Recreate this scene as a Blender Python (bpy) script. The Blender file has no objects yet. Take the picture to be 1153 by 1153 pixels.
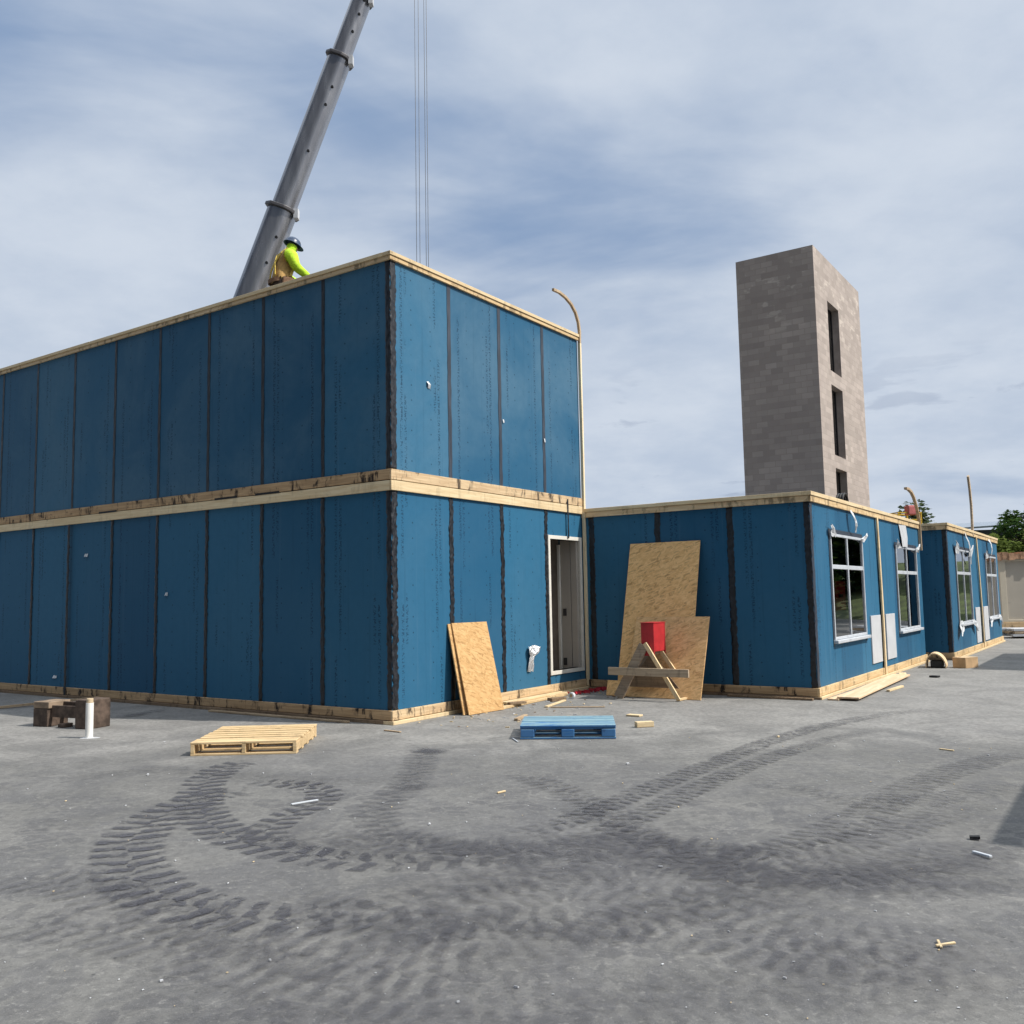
import bpy, bmesh, math, random
from mathutils import Vector, Matrix
R_ = math.radians
C = bpy.context.scene.collection
rnd = random.Random(7)

# ------------------------------------------------------------------ camera
F_PX, PITCH, ROLL, CAM_H, CEN = 1031.94, .0931, -.0184, 1.542, 576.5
_cp, _sp, _cr, _sr = math.cos(PITCH), math.sin(PITCH), math.cos(ROLL), math.sin(ROLL)
FW = Vector((0, _cp, _sp)); U0 = Vector((0, -_sp, _cp)); R0 = Vector((1, 0, 0))
RT = R0*_cr + U0*_sr; UP = U0*_cr - R0*_sr
def at(px, py, z=0.0):                      # survey helper: ground point seen at a photo pixel
    d = RT*((px-CEN)/F_PX) - UP*((py-CEN)/F_PX) + FW
    t = (z-CAM_H)/d.z
    return Vector((0, 0, CAM_H)) + d*t
cam = bpy.data.cameras.new('camera'); cam.sensor_width = 36; cam.lens = F_PX/1153*36
cam.clip_end = 3000; cam.clip_start = .05
co = bpy.data.objects.new('camera', cam); C.objects.link(co)
co.matrix_world = Matrix(((RT.x, UP.x, -FW.x, 0), (RT.y, UP.y, -FW.y, 0), (RT.z, UP.z, -FW.z, CAM_H), (0, 0, 0, 1)))
bpy.context.scene.camera = co

# ------------------------------------------------------------------ node helper
class NT:
    def __init__(s, tree): s.t = tree; s.L = tree.links
    def n(s, typ, inp=None, out=0, **props):
        nd = s.t.nodes.new(typ)
        for k, v in props.items(): setattr(nd, k, v)
        for k, v in (inp or {}).items():
            sock = nd.inputs[k]
            if isinstance(v, bpy.types.NodeSocket): s.L.new(v, sock)
            else:
                if isinstance(v, (tuple, list)) and len(v) == 3 and sock.type == 'RGBA': v = (*v, 1)
                sock.default_value = v
        return nd.outputs[out] if out is not None else nd
    def m(s, op, a, b=0.0, c=0.0, clamp=False):
        return s.n('ShaderNodeMath', {0: a, 1: b, 2: c}, operation=op, use_clamp=clamp)
    def mix(s, f, a, b, mode='MIX'):
        return s.n('ShaderNodeMix', {0: f, 6: a, 7: b}, out=2, data_type='RGBA', blend_type=mode)
    def noise(s, vec, scale, detail=4, rough=.55, dist=0.0, col=False):
        return s.n('ShaderNodeTexNoise', {'Vector': vec, 'Scale': scale, 'Detail': detail, 'Roughness': rough, 'Distortion': dist}, out=1 if col else 0)
    def step(s, v, a, b, lo=0.0, hi=1.0):
        return s.n('ShaderNodeMapRange', {0: v, 1: a, 2: b, 3: lo, 4: hi}, interpolation_type='SMOOTHSTEP')
    def scale(s, vec, sc, loc=(0, 0, 0), rot=(0, 0, 0)):
        return s.n('ShaderNodeMapping', {'Vector': vec, 'Location': loc, 'Rotation': rot, 'Scale': sc})
    def obj(s): return s.n('ShaderNodeTexCoord', out=3)
    def sep(s, vec): return s.n('ShaderNodeSeparateXYZ', {0: vec}, out=None).outputs
    def comb(s, x, y, z): return s.n('ShaderNodeCombineXYZ', {0: x, 1: y, 2: z})
    def band(s, v, c, w, soft): # 1 inside |v-c|<w
        return s.step(s.m('ABSOLUTE', s.m('SUBTRACT', v, c)), w+soft, w-soft) if False else s.n('ShaderNodeMapRange', {0: s.m('ABSOLUTE', s.m('SUBTRACT', v, c)), 1: w, 2: w+soft, 3: 1.0, 4: 0.0})
    def bump(s, h, strength, dist=.02): return s.n('ShaderNodeBump', {'Height': h, 'Strength': strength, 'Distance': dist})

def mat(name, fn):
    m = bpy.data.materials.new(name); m.use_nodes = True
    t = m.node_tree; t.nodes.clear(); n = NT(t)
    r = fn(n)
    out = t.nodes.new('ShaderNodeOutputMaterial')
    if isinstance(r, dict):
        sh = n.n('ShaderNodeBsdfPrincipled', r)
    else: sh = r
    n.L.new(sh, out.inputs[0])
    return m

def plain(name, col, rough=.6, metal=0.0, var=.12, scale=6.0, spec=.4):
    def f(n):
        o = n.obj(); k = n.noise(o, scale, 6)
        c = n.mix(n.step(k, .3, .7), tuple(x*(1-var) for x in col), tuple(min(1, x*(1+var)) for x in col))
        c = n.mix(n.step(n.noise(o, scale*7, 3), .62, .75, 0, .25), c, tuple(x*.55 for x in col))
        return {'Base Color': c, 'Roughness': n.step(k, .2, .8, rough-.08, rough+.08), 'Metallic': metal, 'Specular IOR Level': spec}
    return mat(name, f)

def wood(name, light, dark, axis=0, stain=.3, stain_col=(.03, .022, .018)):
    sc = [34.0, 34.0, 34.0]; sc[axis] = 1.6
    sm = [9.0, 9.0, 9.0]; sm[axis] = .55
    def f(n):
        o = n.obj()
        g = n.noise(n.scale(o, tuple(sc)), 1.0, 6, .6, .6)
        g2 = n.noise(n.scale(o, tuple(sm)), 1.0, 4, .5, .3)
        c = n.mix(n.step(g, .32, .68), dark, light)
        c = n.mix(n.step(g2, .35, .7, 0, .35), c, dark)
        kn = n.n('ShaderNodeTexVoronoi', {'Vector': n.scale(o, tuple(3.2 if i != axis else 1.5 for i in range(3))), 'Scale': 1.0})
        c = n.mix(n.step(kn, .09, .03, 0, .75), c, tuple(x*.35 for x in dark))
        if stain:
            s1 = n.noise(o, 3.1, 8, .68, .8)
            s2 = n.noise(n.scale(o, (11, 11, 2.0)), 1.0, 5, .7)
            mk = n.m('MULTIPLY', n.step(s1, .46, .58), n.step(s2, .47, .58))
            c = n.mix(n.m('MULTIPLY', mk, stain), c, stain_col)
        return {'Base Color': c, 'Roughness': .72, 'Specular IOR Level': .25, 'Normal': n.bump(g, .25, .004)}
    return mat(name, f)

def osb(name, a, b, d, rotx):
    def f(n):
        o = n.obj(); c = None
        base = n.mix(n.step(n.noise(o, 3, 5), .3, .7), a, b)
        for i, (rz, sc) in enumerate(((.2, 1.0), (1.15, 1.1), (2.2, .9), (2.8, 1.2))):
            v = n.scale(o, (1, 1, 1), (i*3.1, i*1.7, i), (rotx, 0, 0) if rotx else (0, 0, 0))
            v = n.scale(v, (31*sc, 31*sc, 31*sc), (0, 0, 0), (0, 0, rz))
            v = n.scale(v, (.34, 1.5, 1.0))
            vo = n.n('ShaderNodeTexVoronoi', {'Vector': v, 'Scale': 1.0}, out=None)
            s = n.sep(vo.outputs['Color'])
            base = n.mix(n.step(s[0], .45, .55, 0, .9), base, n.mix(s[1], a, b))
            base = n.mix(n.step(s[2], .86, .93, 0, .42), base, d)
        return {'Base Color': base, 'Roughness': .75, 'Specular IOR Level': .2}
    return mat(name, f)

def sheathing(name, axis, w=1.22, streak=0.0):
    """blue coated sheathing, printed marks in columns beside every joint, dust"""
    def f(n):
        o = n.obj(); s = n.sep(o); u = s[axis]; z = s[2]
        q = n.m('DIVIDE', u, w); fl = n.m('FLOOR', q); fr = n.m('MULTIPLY', n.m('FRACT', q), w)
        wn = n.n('ShaderNodeTexWhiteNoise', {'W': n.m('ADD', fl, n.m('MULTIPLY', n.m('GREATER_THAN', z, 3.0), 37.0))}, noise_dimensions='1D')
        c = n.mix(wn, (.017, .090, .178), (.033, .142, .252))
        big = n.noise(o, .55, 5, .6, .5)
        c = n.mix(n.m('MULTIPLY', n.step(big, .35, .7, .15, 1), n.m('MULTIPLY_ADD', n.m('GREATER_THAN', z, 3.1), .36, .14)), c, (.12, .215, .29))          # dust bloom, and a further paler tone on the upper storey
        fine = n.noise(o, 9, 8, .7)
        c = n.mix(n.step(fine, .35, .7, .0, .16), c, (.018, .085, .16))
        # printing: letters along the sheet edges
        lv = n.comb(n.m('MULTIPLY', u, 30.0), 0.0, n.m('MULTIPLY', z, 46.0))
        let = n.step(n.noise(lv, 1.0, 2, .5), .50, .56)
        for cx, lo, ph in ((.21, .42, 0.0), (.98, .44, 5.3), (.29, .55, 9.1), (.90, .56, 2.2)):
            gate = n.step(n.noise(n.comb(n.m('ADD', fl, ph), ph, n.m('MULTIPLY', z, .8)), 1.0, 1), lo, lo+.05)
            k = n.m('MULTIPLY', n.m('MULTIPLY', n.band(fr, cx, .018, .012), let), gate)
            c = n.mix(n.m('MULTIPLY', k, .62), c, (.008, .02, .045))
        for cx in (.022, .41, .81, 1.198):
            dz = n.m('SUBTRACT', n.m('FRACT', n.m('DIVIDE', z, .203)), .5)
            du = n.m('SUBTRACT', fr, cx)
            dd = n.m('SQRT', n.m('ADD', n.m('POWER', n.m('ABSOLUTE', du), 2.0), n.m('POWER', n.m('ABSOLUTE', n.m('MULTIPLY', dz, .203)), 2.0)))
            c = n.mix(n.m('MULTIPLY', n.step(dd, .014, .008), n.step(n.noise(o, 5, 2), .40, .55, .1, .75)), c, (.010, .025, .045))
        # scuffs and specks
        sp = n.noise(o, 21, 3, .5)
        c = n.mix(n.step(sp, .74, .78, 0, .6), c, (.012, .03, .06))
        ws = n.noise(n.scale(o, (7, 7, 3)), 1.0, 6, .75, 1.5)
        c = n.mix(n.step(ws, .71, .77, 0, .5), c, (.3, .36, .42))
        v = n.noise(n.scale(o, (13, 13, .35)), 1.0, 5, .65)
        c = n.mix(n.step(v, .55, .72, 0, .22+streak), c, (.012, .045, .09))
        c = n.mix(n.step(n.noise(n.scale(o, (9, 9, .25), (5, 5, 0)), 1.0, 5, .65), .58, .75, 0, .12+streak*.5), c, (.16, .24, .32))
        return {'Base Color': c, 'Roughness': n.step(big, .2, .8, .42, .62), 'Specular IOR Level': .10, 'Normal': n.bump(n.noise(o, 1.3, 3), .12, .03)}
    return mat(name, f)

M = {}
M['blue_x'] = sheathing('blue_sheathing_x', 0)
M['blue_y'] = sheathing('blue_sheathing_y', 1)
M['blue_streak'] = sheathing('blue_sheathing_streaked', 0, 1.33, .42)
M['gyp'] = plain('gypsum', (.42, .38, .33), .85, var=.06, scale=2)
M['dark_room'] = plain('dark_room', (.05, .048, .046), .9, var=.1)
M['pine_x'] = wood('pine_x', (.70, .53, .31), (.54, .37, .19), 0, .55)
M['pine_y'] = wood('pine_y', (.84, .66, .42), (.64, .46, .26), 1, .6)
M['pine_z'] = wood('pine_z', (.82, .66, .42), (.64, .46, .25), 2, .3)
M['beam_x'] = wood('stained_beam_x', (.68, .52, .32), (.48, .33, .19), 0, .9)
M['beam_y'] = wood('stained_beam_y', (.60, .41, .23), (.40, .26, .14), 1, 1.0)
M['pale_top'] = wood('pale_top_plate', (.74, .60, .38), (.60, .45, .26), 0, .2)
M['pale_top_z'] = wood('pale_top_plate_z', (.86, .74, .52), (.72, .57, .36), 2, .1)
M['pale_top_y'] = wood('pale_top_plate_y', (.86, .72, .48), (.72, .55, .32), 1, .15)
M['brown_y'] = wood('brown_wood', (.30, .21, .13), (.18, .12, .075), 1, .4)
M['grey_wood_y'] = wood('grey_brown_wood', (.40, .32, .24), (.27, .20, .14), 1, .3)
M['lath'] = wood('lath_wood', (.55, .43, .29), (.38, .27, .17), 2, .2)
M['osb_sun'] = osb('osb_sun_copy', (.64, .41, .19), (.48, .28, .115), (.25, .13, .05), R_(90))  # copy for sunlit boards, colour lowered to suit the strong sun
M['osb_shade'] = osb('osb_shade_copy', (.90, .58, .27), (.72, .42, .17), (.34, .18, .07), R_(90))  # copy for shaded boards, colour raised to brighten them in the shade
M['red_osb'] = osb('osb_reddish', (.80, .52, .26), (.62, .37, .16), (.32, .17, .07), R_(90))
def f_tape(n):
    o = n.obj(); k = n.noise(o, 14, 6, .6)
    c = n.mix(n.step(k, .35, .7), (.006, .007, .010), (.022, .025, .032))
    return {'Base Color': c, 'Roughness': n.step(k, .3, .7, .32, .55), 'Specular IOR Level': .5, 'Normal': n.bump(n.noise(n.scale(o, (16, 16, 7)), 1.0, 4), .5, .02)}
M['tape'] = mat('black_tape', f_tape)
def f_tape2(n):
    o = n.obj(); k = n.noise(n.scale(o, (20, 20, 3)), 1.0, 5, .6)
    c = n.mix(n.step(k, .35, .7), (.022, .03, .045), (.045, .056, .078))
    return {'Base Color': c, 'Roughness': .5}
M['tape_flat'] = mat('grey_tape', f_tape2)
def f_vinyl(n):
    o = n.obj(); k = n.noise(o, 5, 6)
    return {'Base Color': n.mix(n.step(k, .4, .75), (.53, .56, .60), (.42, .44, .47)), 'Roughness': .38}
M['vinyl'] = mat('white_vinyl', f_vinyl)
M['cream_frame'] = plain('cream_frame', (.70, .67, .60), .5, var=.06)
M['white_film'] = plain('white_film', (.60, .62, .64), .4, var=.25, scale=14)
M['panel_white'] = plain('white_panel', (.52, .53, .55), .5, var=.05, scale=3)
def f_foil(n):
    o = n.obj(); k = n.noise(o, 18, 5, .7)
    return {'Base Color': n.mix(k, (.9, .9, .9), (.5, .52, .55)), 'Roughness': .28, 'Metallic': .55, 'Normal': n.bump(k, .8, .03)}
M['foil'] = mat('foil', f_foil)
def f_glass(n):
    tr = n.n('ShaderNodeBsdfTransparent', {0: (.45, .48, .46)})
    gl = n.n('ShaderNodeBsdfGlossy', {0: (.95, .97, 1.0), 'Roughness': .012, 'Normal': n.bump(n.noise(n.obj(), .8, 2), .03, .02)})
    fr = n.n('ShaderNodeFresnel', {0: 1.5})
    fac = n.m('MULTIPLY', fr, 1.35, clamp=True)
    return n.n('ShaderNodeMixShader', {0: fac, 1: tr, 2: gl})
M['glass'] = mat('window_glass', f_glass)
M['black'] = plain('black_rubber', (.012, .012, .013), .6)
M['red'] = plain('red_paint', (.44, .024, .032), .42, var=.15, scale=8)
M['red_dark'] = plain('red_strap', (.42, .02, .035), .6, var=.3, scale=14)
M['pvc'] = plain('white_pvc', (.80, .79, .75), .35, var=.05)
M['pvc_cap'] = plain('dusty_pvc_cap', (.55, .43, .28), .7)
M['rust'] = plain('rusty_steel', (.105, .075, .058), .75, .25, .45, 9)
M['rust_light'] = plain('dusty_rusty_steel', (.25, .185, .13), .85, .05, .3, 9)
M['cardboard'] = plain('cardboard', (.50, .33, .18), .85, var=.15, scale=5)
M['card_pale'] = plain('pale_plywood', (.66, .48, .29), .8, var=.2, scale=7)
def f_ply(n):
    o = n.obj(); g = n.noise(n.scale(o, (1.2, 18, 18)), 1.0, 5, .6, .4)
    return {'Base Color': n.mix(n.step(g, .3, .7), (.74, .56, .38), (.60, .42, .25)), 'Roughness': .75}
M['ply'] = mat('plywood', f_ply)
M['pallet_wood'] = wood('pallet_wood', (.72, .545, .32), (.54, .38, .20), 0, .25)
def f_blue_pal(n):
    o = n.obj(); w = n.noise(n.scale(o, (2.2, 14, 14)), 1.0, 6, .65, .5)
    c = n.mix(n.noise(o, 5, 4), (.008, .080, .28), (.018, .16, .41))
    top = n.sep(n.n('ShaderNodeNewGeometry', out=1))[2]
    wear = n.m('MULTIPLY', n.step(w, .33, .47), n.step(top, .3, .8, .18, 1))
    c = n.mix(n.m('MULTIPLY', wear, .80), c, (.24, .37, .38))
    c = n.mix(n.step(n.noise(o, 11, 5), .6, .7, 0, .5), c, (.012, .04, .12))
    return {'Base Color': c, 'Roughness': .65}
M['blue_pallet'] = mat('worn_blue_paint', f_blue_pal)
M['grey_slat'] = wood('grey_slat', (.56, .44, .31), (.38, .29, .20), 0, .3)

# ------------------------------------------------------------------ mesh helpers
class MB:
    def __init__(s): s.v = []; s.f = []; s.mi = []
    def quad(s, pts, mi=0):
        i = len(s.v); s.v += [tuple(p) for p in pts]; s.f.append(tuple(range(i, i+len(pts)))); s.mi.append(mi)
    def box(s, lo, hi, mi=0, T=None):
        x0, y0, z0 = lo; x1, y1, z1 = hi; i = len(s.v)
        P = [Vector(p) for p in ((x0,y0,z0),(x1,y0,z0),(x1,y1,z0),(x0,y1,z0),(x0,y0,z1),(x1,y0,z1),(x1,y1,z1),(x0,y1,z1))]
        if T: P = [T @ p for p in P]
        s.v += [tuple(p) for p in P]
        for q in ((0,3,2,1),(4,5,6,7),(0,1,5,4),(1,2,6,5),(2,3,7,6),(3,0,4,7)):
            s.f.append(tuple(i+k for k in q)); s.mi.append(mi)
        return s
    def bar(s, a, b, w, t, side=Vector((0, 0, 1)), mi=0):      # board from a to b; w across (perp to side), t along side
        a, b = Vector(a), Vector(b); d = (b-a); L = d.length; d.normalize()
        y = side.cross(d).normalized(); z = d.cross(y)
        T = Matrix(((d.x, y.x, z.x, a.x), (d.y, y.y, z.y, a.y), (d.z, y.z, z.z, a.z), (0, 0, 0, 1)))
        return s.box((0, -w/2, -t/2), (L, w/2, t/2), mi, T)
    def tube(s, pts, rad, n=10, mi=0, caps=True):
        pts = [Vector(p) for p in pts]; rings = []
        for k, p in enumerate(pts):
            d = (pts[min(k+1, len(pts)-1)]-pts[max(k-1, 0)]).normalized()
            a = d.orthogonal().normalized() if k == 0 else (a - d*a.dot(d)).normalized()
            b = d.cross(a); r = rad[k] if isinstance(rad, (list, tuple)) else rad
            i = len(s.v)
            for j in range(n):
                t = 2*math.pi*j/n; s.v.append(tuple(p+a*(r*math.cos(t))+b*(r*math.sin(t))))
            rings.append(i)
        for k in range(len(rings)-1):
            for j in range(n):
                s.f.append((rings[k]+j, rings[k]+(j+1) % n, rings[k+1]+(j+1) % n, rings[k+1]+j)); s.mi.append(mi)
        if caps:
            s.f.append(tuple(rings[0]+j for j in reversed(range(n)))); s.mi.append(mi)
            s.f.append(tuple(rings[-1]+j for j in range(n))); s.mi.append(mi)
        return s
    def strip(s, pts, across, thick, w, mi=0):   # bent flat strip: centre points, width direction, thickness
        pts = [Vector(p) for p in pts]; across = Vector(across).normalized(); k0 = None
        for k, p in enumerate(pts):
            d = (pts[min(k+1, len(pts)-1)]-pts[max(k-1, 0)]).normalized(); nn = d.cross(across).normalized()
            i = len(s.v)
            for a, b in ((-1, -1), (1, -1), (1, 1), (-1, 1)): s.v.append(tuple(p+across*(a*w/2)+nn*(b*thick/2)))
            if k0 is not None:
                for j in range(4): s.f.append((k0+j, k0+(j+1) % 4, i+(j+1) % 4, i+j)); s.mi.append(mi)
            else: s.f.append((i+3, i+2, i+1, i)); s.mi.append(mi)
            k0 = i
        s.f.append((k0, k0+1, k0+2, k0+3)); s.mi.append(mi)
        return s
    def build(s, name, mats, parent=None, bevel=0.0, smooth=False, weld=False, loc=None):
        me = bpy.data.meshes.new(name); me.from_pydata(s.v, [], s.f)
        if not isinstance(mats, (list, tuple)): mats = [mats]
        for m in mats: me.materials.append(M[m] if isinstance(m, str) else m)
        me.polygons.foreach_set('material_index', s.mi)
        bm = bmesh.new(); bm.from_mesh(me)
        if weld: bmesh.ops.remove_doubles(bm, verts=bm.verts, dist=1e-5)
        bmesh.ops.recalc_face_normals(bm, faces=bm.faces)
        bm.to_mesh(me); bm.free()
        if smooth: me.polygons.foreach_set('use_smooth', [True]*len(me.polygons))
        o = bpy.data.objects.new(name, me); C.objects.link(o)
        if parent: o.parent = parent
        if loc: o.location = loc
        if bevel:
            b = o.modifiers.new('bevel', 'BEVEL'); b.width = bevel; b.segments = 2; b.limit_method = 'ANGLE'
        return o

def tag(o, label=None, cat=None, group=None, kind=None):
    for k, v in (('label', label), ('category', cat), ('group', group), ('kind', kind)):
        if v: o[k] = v
    return o
def empty(name, loc=(0, 0, 0), rz=0.0):
    o = bpy.data.objects.new(name, None); C.objects.link(o); o.location = loc; o.rotation_euler = (0, 0, rz); o.empty_display_size = .2
    return o

# wall frames: local x runs along the sunlit face (outward -y), local y along the shaded face (outward -x)
def P(face, u, d, z): return (u, -d, z) if face == 'S' else (-d, u, z)
def fbox(mb, face, u0, u1, d0, d1, z0, z1, mi=0):
    a, b = P(face, u0, d0, z0), P(face, u1, d1, z1)
    return mb.box([min(p, q) for p, q in zip(a, b)], [max(p, q) for p, q in zip(a, b)], mi)
def wall(name, face, u0, u1, z0, z1, th, holes, mo, parent, mi_='gyp'):
    us = sorted({u0, u1, *[h[0] for h in holes], *[h[1] for h in holes]}); zs = sorted({z0, z1, *[h[2] for h in holes], *[h[3] for h in holes]})
    mb = MB()
    def solid(i, j):
        if i < 0 or j < 0 or i >= len(us)-1 or j >= len(zs)-1: return False
        cu, cz = (us[i]+us[i+1])/2, (zs[j]+zs[j+1])/2
        return not any(h[0] < cu < h[1] and h[2] < cz < h[3] for h in holes)
    for i in range(len(us)-1):
        for j in range(len(zs)-1):
            if not solid(i, j): continue
            a, b, c, d = us[i], us[i+1], zs[j], zs[j+1]
            mb.quad([P(face, a, 0, c), P(face, b, 0, c), P(face, b, 0, d), P(face, a, 0, d)], 0)
            mb.quad([P(face, a, -th, c), P(face, b, -th, c), P(face, b, -th, d), P(face, a, -th, d)], 1)
            for (ii, jj, p, q) in ((i-1, j, (a, c), (a, d)), (i+1, j, (b, c), (b, d)), (i, j-1, (a, c), (b, c)), (i, j+1, (a, d), (b, d))):
                if not solid(ii, jj):
                    mb.quad([P(face, p[0], 0, p[1]), P(face, q[0], 0, q[1]), P(face, q[0], -th, q[1]), P(face, p[0], -th, p[1])], 2 if (ii < 0) else 1)
    return mb.build(name, [mo, mi_, {'blue_x': 'blue_y', 'blue_streak': 'blue_y', 'cmu_x': 'cmu_y'}.get(mo, mo)], parent, weld=True)
def beam(name, face, u0, u1, z0, z1, d0, d1, m, parent, seg=3.66, rs=None):
    rs = rs or rnd; mb = MB(); u = u0
    first = True
    while u < u1-.01:
        e = min(u1, u+seg*rs.uniform(.75, 1.1)) if not first else min(u1, u+seg*rs.uniform(.45, 1.0))
        if u1-e < .4: e = u1
        j = rs.uniform(-.003, .003)
        fbox(mb, face, u, e-.004 if e < u1 else e, d0, d1+j, z0, z1+j*.5); u = e; first = False
    return mb.build(name, m, parent, bevel=.004)
def tape(face, u, w, z0, z1, parent, wavy, m='tape', d=.004, name='seam_tape', label=None):
    nz = max(6, int((z1-z0)/(.03 if wavy else .12))); nx = 6 if wavy else 2
    mb = MB(); g = []; rs = random.Random(int(u*100)+int(z0*10)+7); ph = rs.uniform(0, 6)
    for k in range(nz+1):
        z = z0+(z1-z0)*k/nz
        off = wavy*(.012*math.sin(z*11+ph)+rs.uniform(-.008, .008)) + rs.uniform(-.003, .003)
        row = []
        for i in range(nx+1):
            t = i/nx-.5
            e = rs.uniform(-.006, .006)*(1 if i in (0, nx) else 0)*(1+2*wavy)
            fold = wavy*max(0, math.sin(z*26+ph+(t*9 if int(z*4) % 2 else -t*9)))**2*.02*(1-abs(2*t)**3)
            row.append(len(mb.v)); mb.v.append(P(face, u+t*w+off+e, d+fold+wavy*rs.uniform(0, .006), z))
        g.append(row)
    for k in range(nz):
        for i in range(nx):
            mb.f.append((g[k][i], g[k][i+1], g[k+1][i+1], g[k+1][i])); mb.mi.append(0)
    o = mb.build(name, m, parent, smooth=bool(wavy))
    so = o.modifiers.new('thickness', 'SOLIDIFY'); so.thickness = .003; so.offset = 0
    return o
def crumple(name, face, pts, d, m, parent, amp=.02, n=10, seed=1, **kw):
    """crumpled film: polygon rows [(z, u0, u1, dist)]"""
    rs = random.Random(seed); mb = MB(); g = []
    for (z, a, b, dd) in pts:
        row = []
        for i in range(n+1):
            row.append(len(mb.v)); mb.v.append(P(face, a+(b-a)*i/n+rs.uniform(-1, 1)*amp*.3, d+dd+rs.uniform(0, amp), z+rs.uniform(-1, 1)*amp*.5))
        g.append(row)
    for k in range(len(g)-1):
        for i in range(n): mb.f.append((g[k][i], g[k][i+1], g[k+1][i+1], g[k+1][i])); mb.mi.append(0)
    o = mb.build(name, m, parent)
    so = o.modifiers.new('thickness', 'SOLIDIFY'); so.thickness = .003; so.offset = 0
    return o

YAW = math.pi/2-.5994
D1 = Vector((math.sin(.5994), math.cos(.5994), 0)); D2 = Vector((-math.cos(.5994), math.sin(.5994), 0))

# ================================================================== two-storey building
OA = Vector((-1.531, 11.568, 0))
A = tag(empty('modular_building', OA, YAW), 'two-storey blue sheathed modular building with an open doorway, biggest in the yard', 'building')
LA, LB_ = 4.80, 14.64
W = 1.22
wall('wall', 'S', 0, LA, .17, 2.93, .14, [(3.75, 4.69, .37, 2.47)], 'blue_x', A)
wall('wall', 'S', 0, LA, 3.20, 5.947, .14, [], 'blue_x', A)
wall('wall', 'L', .14, LB_, .17, 2.93, .14, [], 'blue_y', A)
# the shaded wall meets the sunlit wall's inner edge; close the corner with the corner return
o = wall('wall', 'L', .14, LB_, 3.20, 5.947, .14, [], 'blue_y', A)
mb = MB(); mb.box((LA-.14, .14, .17), (LA, LB_, 2.93)); mb.box((LA-.14, .14, 3.2), (LA, LB_, 5.947)); mb.box((.14, LB_-.14, .17), (LA-.14, LB_, 2.93)); mb.box((.14, LB_-.14, 3.2), (LA-.14, LB_, 5.947))
mb.build('back_wall', 'blue_y', A)
MB().box((.01, .01, 5.95), (LA-.01, LB_-.01, 6.035)).build('roof', 'tape_flat', A)
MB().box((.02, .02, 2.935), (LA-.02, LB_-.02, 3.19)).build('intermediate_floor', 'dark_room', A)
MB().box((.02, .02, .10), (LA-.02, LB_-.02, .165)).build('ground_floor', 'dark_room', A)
# sill: two stacked timbers
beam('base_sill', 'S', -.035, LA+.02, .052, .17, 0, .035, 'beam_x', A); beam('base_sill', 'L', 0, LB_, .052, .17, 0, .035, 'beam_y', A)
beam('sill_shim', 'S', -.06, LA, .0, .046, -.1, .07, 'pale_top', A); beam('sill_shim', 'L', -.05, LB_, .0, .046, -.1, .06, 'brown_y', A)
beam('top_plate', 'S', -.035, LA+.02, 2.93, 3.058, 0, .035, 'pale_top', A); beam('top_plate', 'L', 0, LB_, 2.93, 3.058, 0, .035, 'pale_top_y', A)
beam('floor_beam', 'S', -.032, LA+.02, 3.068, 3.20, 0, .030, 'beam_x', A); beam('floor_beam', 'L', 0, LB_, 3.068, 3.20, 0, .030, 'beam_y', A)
beam('parapet_plate', 'S', -.035, LA+.02, 5.947, 6.0, 0, .035, 'pine_x', A); beam('parapet_plate', 'L', 0, LB_, 5.947, 6.0, 0, .035, 'pine_y', A)
beam('parapet_cap', 'S', -.05, LA+.03, 6.004, 6.052, -.09, .05, 'pale_top', A); beam('parapet_cap', 'L', .09, LB_, 6.004, 6.052, -.09, .05, 'pale_top_y', A)
for k in range(1, 4):
    tape('S', W*k, .085, .175, 2.925, A, .5); tape('S', W*k, .075, 3.205, 5.94, A, 0, 'tape_flat')
for k in range(1, 12):
    if k < 10: tape('L', W*k, .07, .175 if k != 6 else .02, 2.925, A, .3, d=.006 if k != 6 else .045); tape('L', W*k, .06, 3.205, 5.94, A, 0, 'tape')
for z0, z1, wv in ((.175, 2.925, 1.0), (3.205, 5.94, .5)):
    tape('S', .052, .105, z0, z1, A, wv*.7, name='corner_tape'); tape('L', .038, .076, z0, z1, A, wv*.4, name='corner_tape')
tape('S', 4.30, .035, 2.5, 3.15, A, 0, d=.038)
# doorway
mb = MB()
fbox(mb, 'S', 3.69, 3.75, -.15, .025, .31, 2.53); fbox(mb, 'S', 4.69, 4.75, -.15, .025, .31, 2.53)
fbox(mb, 'S', 3.75, 4.69, -.15, .022, 2.47, 2.53); fbox(mb, 'S', 3.75, 4.69, -.15, .022, .31, .37)
mb.build('door_frame', 'cream_frame', A, bevel=.004)
mb = MB()
mb.box((3.30, .75, .17), (4.12, .87, 2.93)); mb.box((3.1, .87, .17), (3.22, 3.0, 2.93)); mb.box((4.64, .152, .17), (4.659, .34, 2.93)); mb.box((3.1, 3.0, .17), (4.65, 3.1, 2.93))
mb.build('partition', 'gyp', A)
MB().box((4.60, .341, .17), (4.659, .385, 2.42)).build('door_jamb', 'cream_frame', A, bevel=.003)
MB().box((4.64, .03, .372), (4.688, .139, 2.468)).build('reveal', 'gyp', A)
MB().box((4.648, .386, .17), (4.659, 2.99, 2.93)).build('inner_lining', plain('brown_lining', (.33, .28, .24), .85), A)
for lo, hi in (((4.625, .24, 1.22), (4.639, .30, 1.34)), ((4.625, .25, .40), (4.639, .31, .52))): MB().box(lo, hi).build('wall_box', 'dark_room', A)
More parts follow.
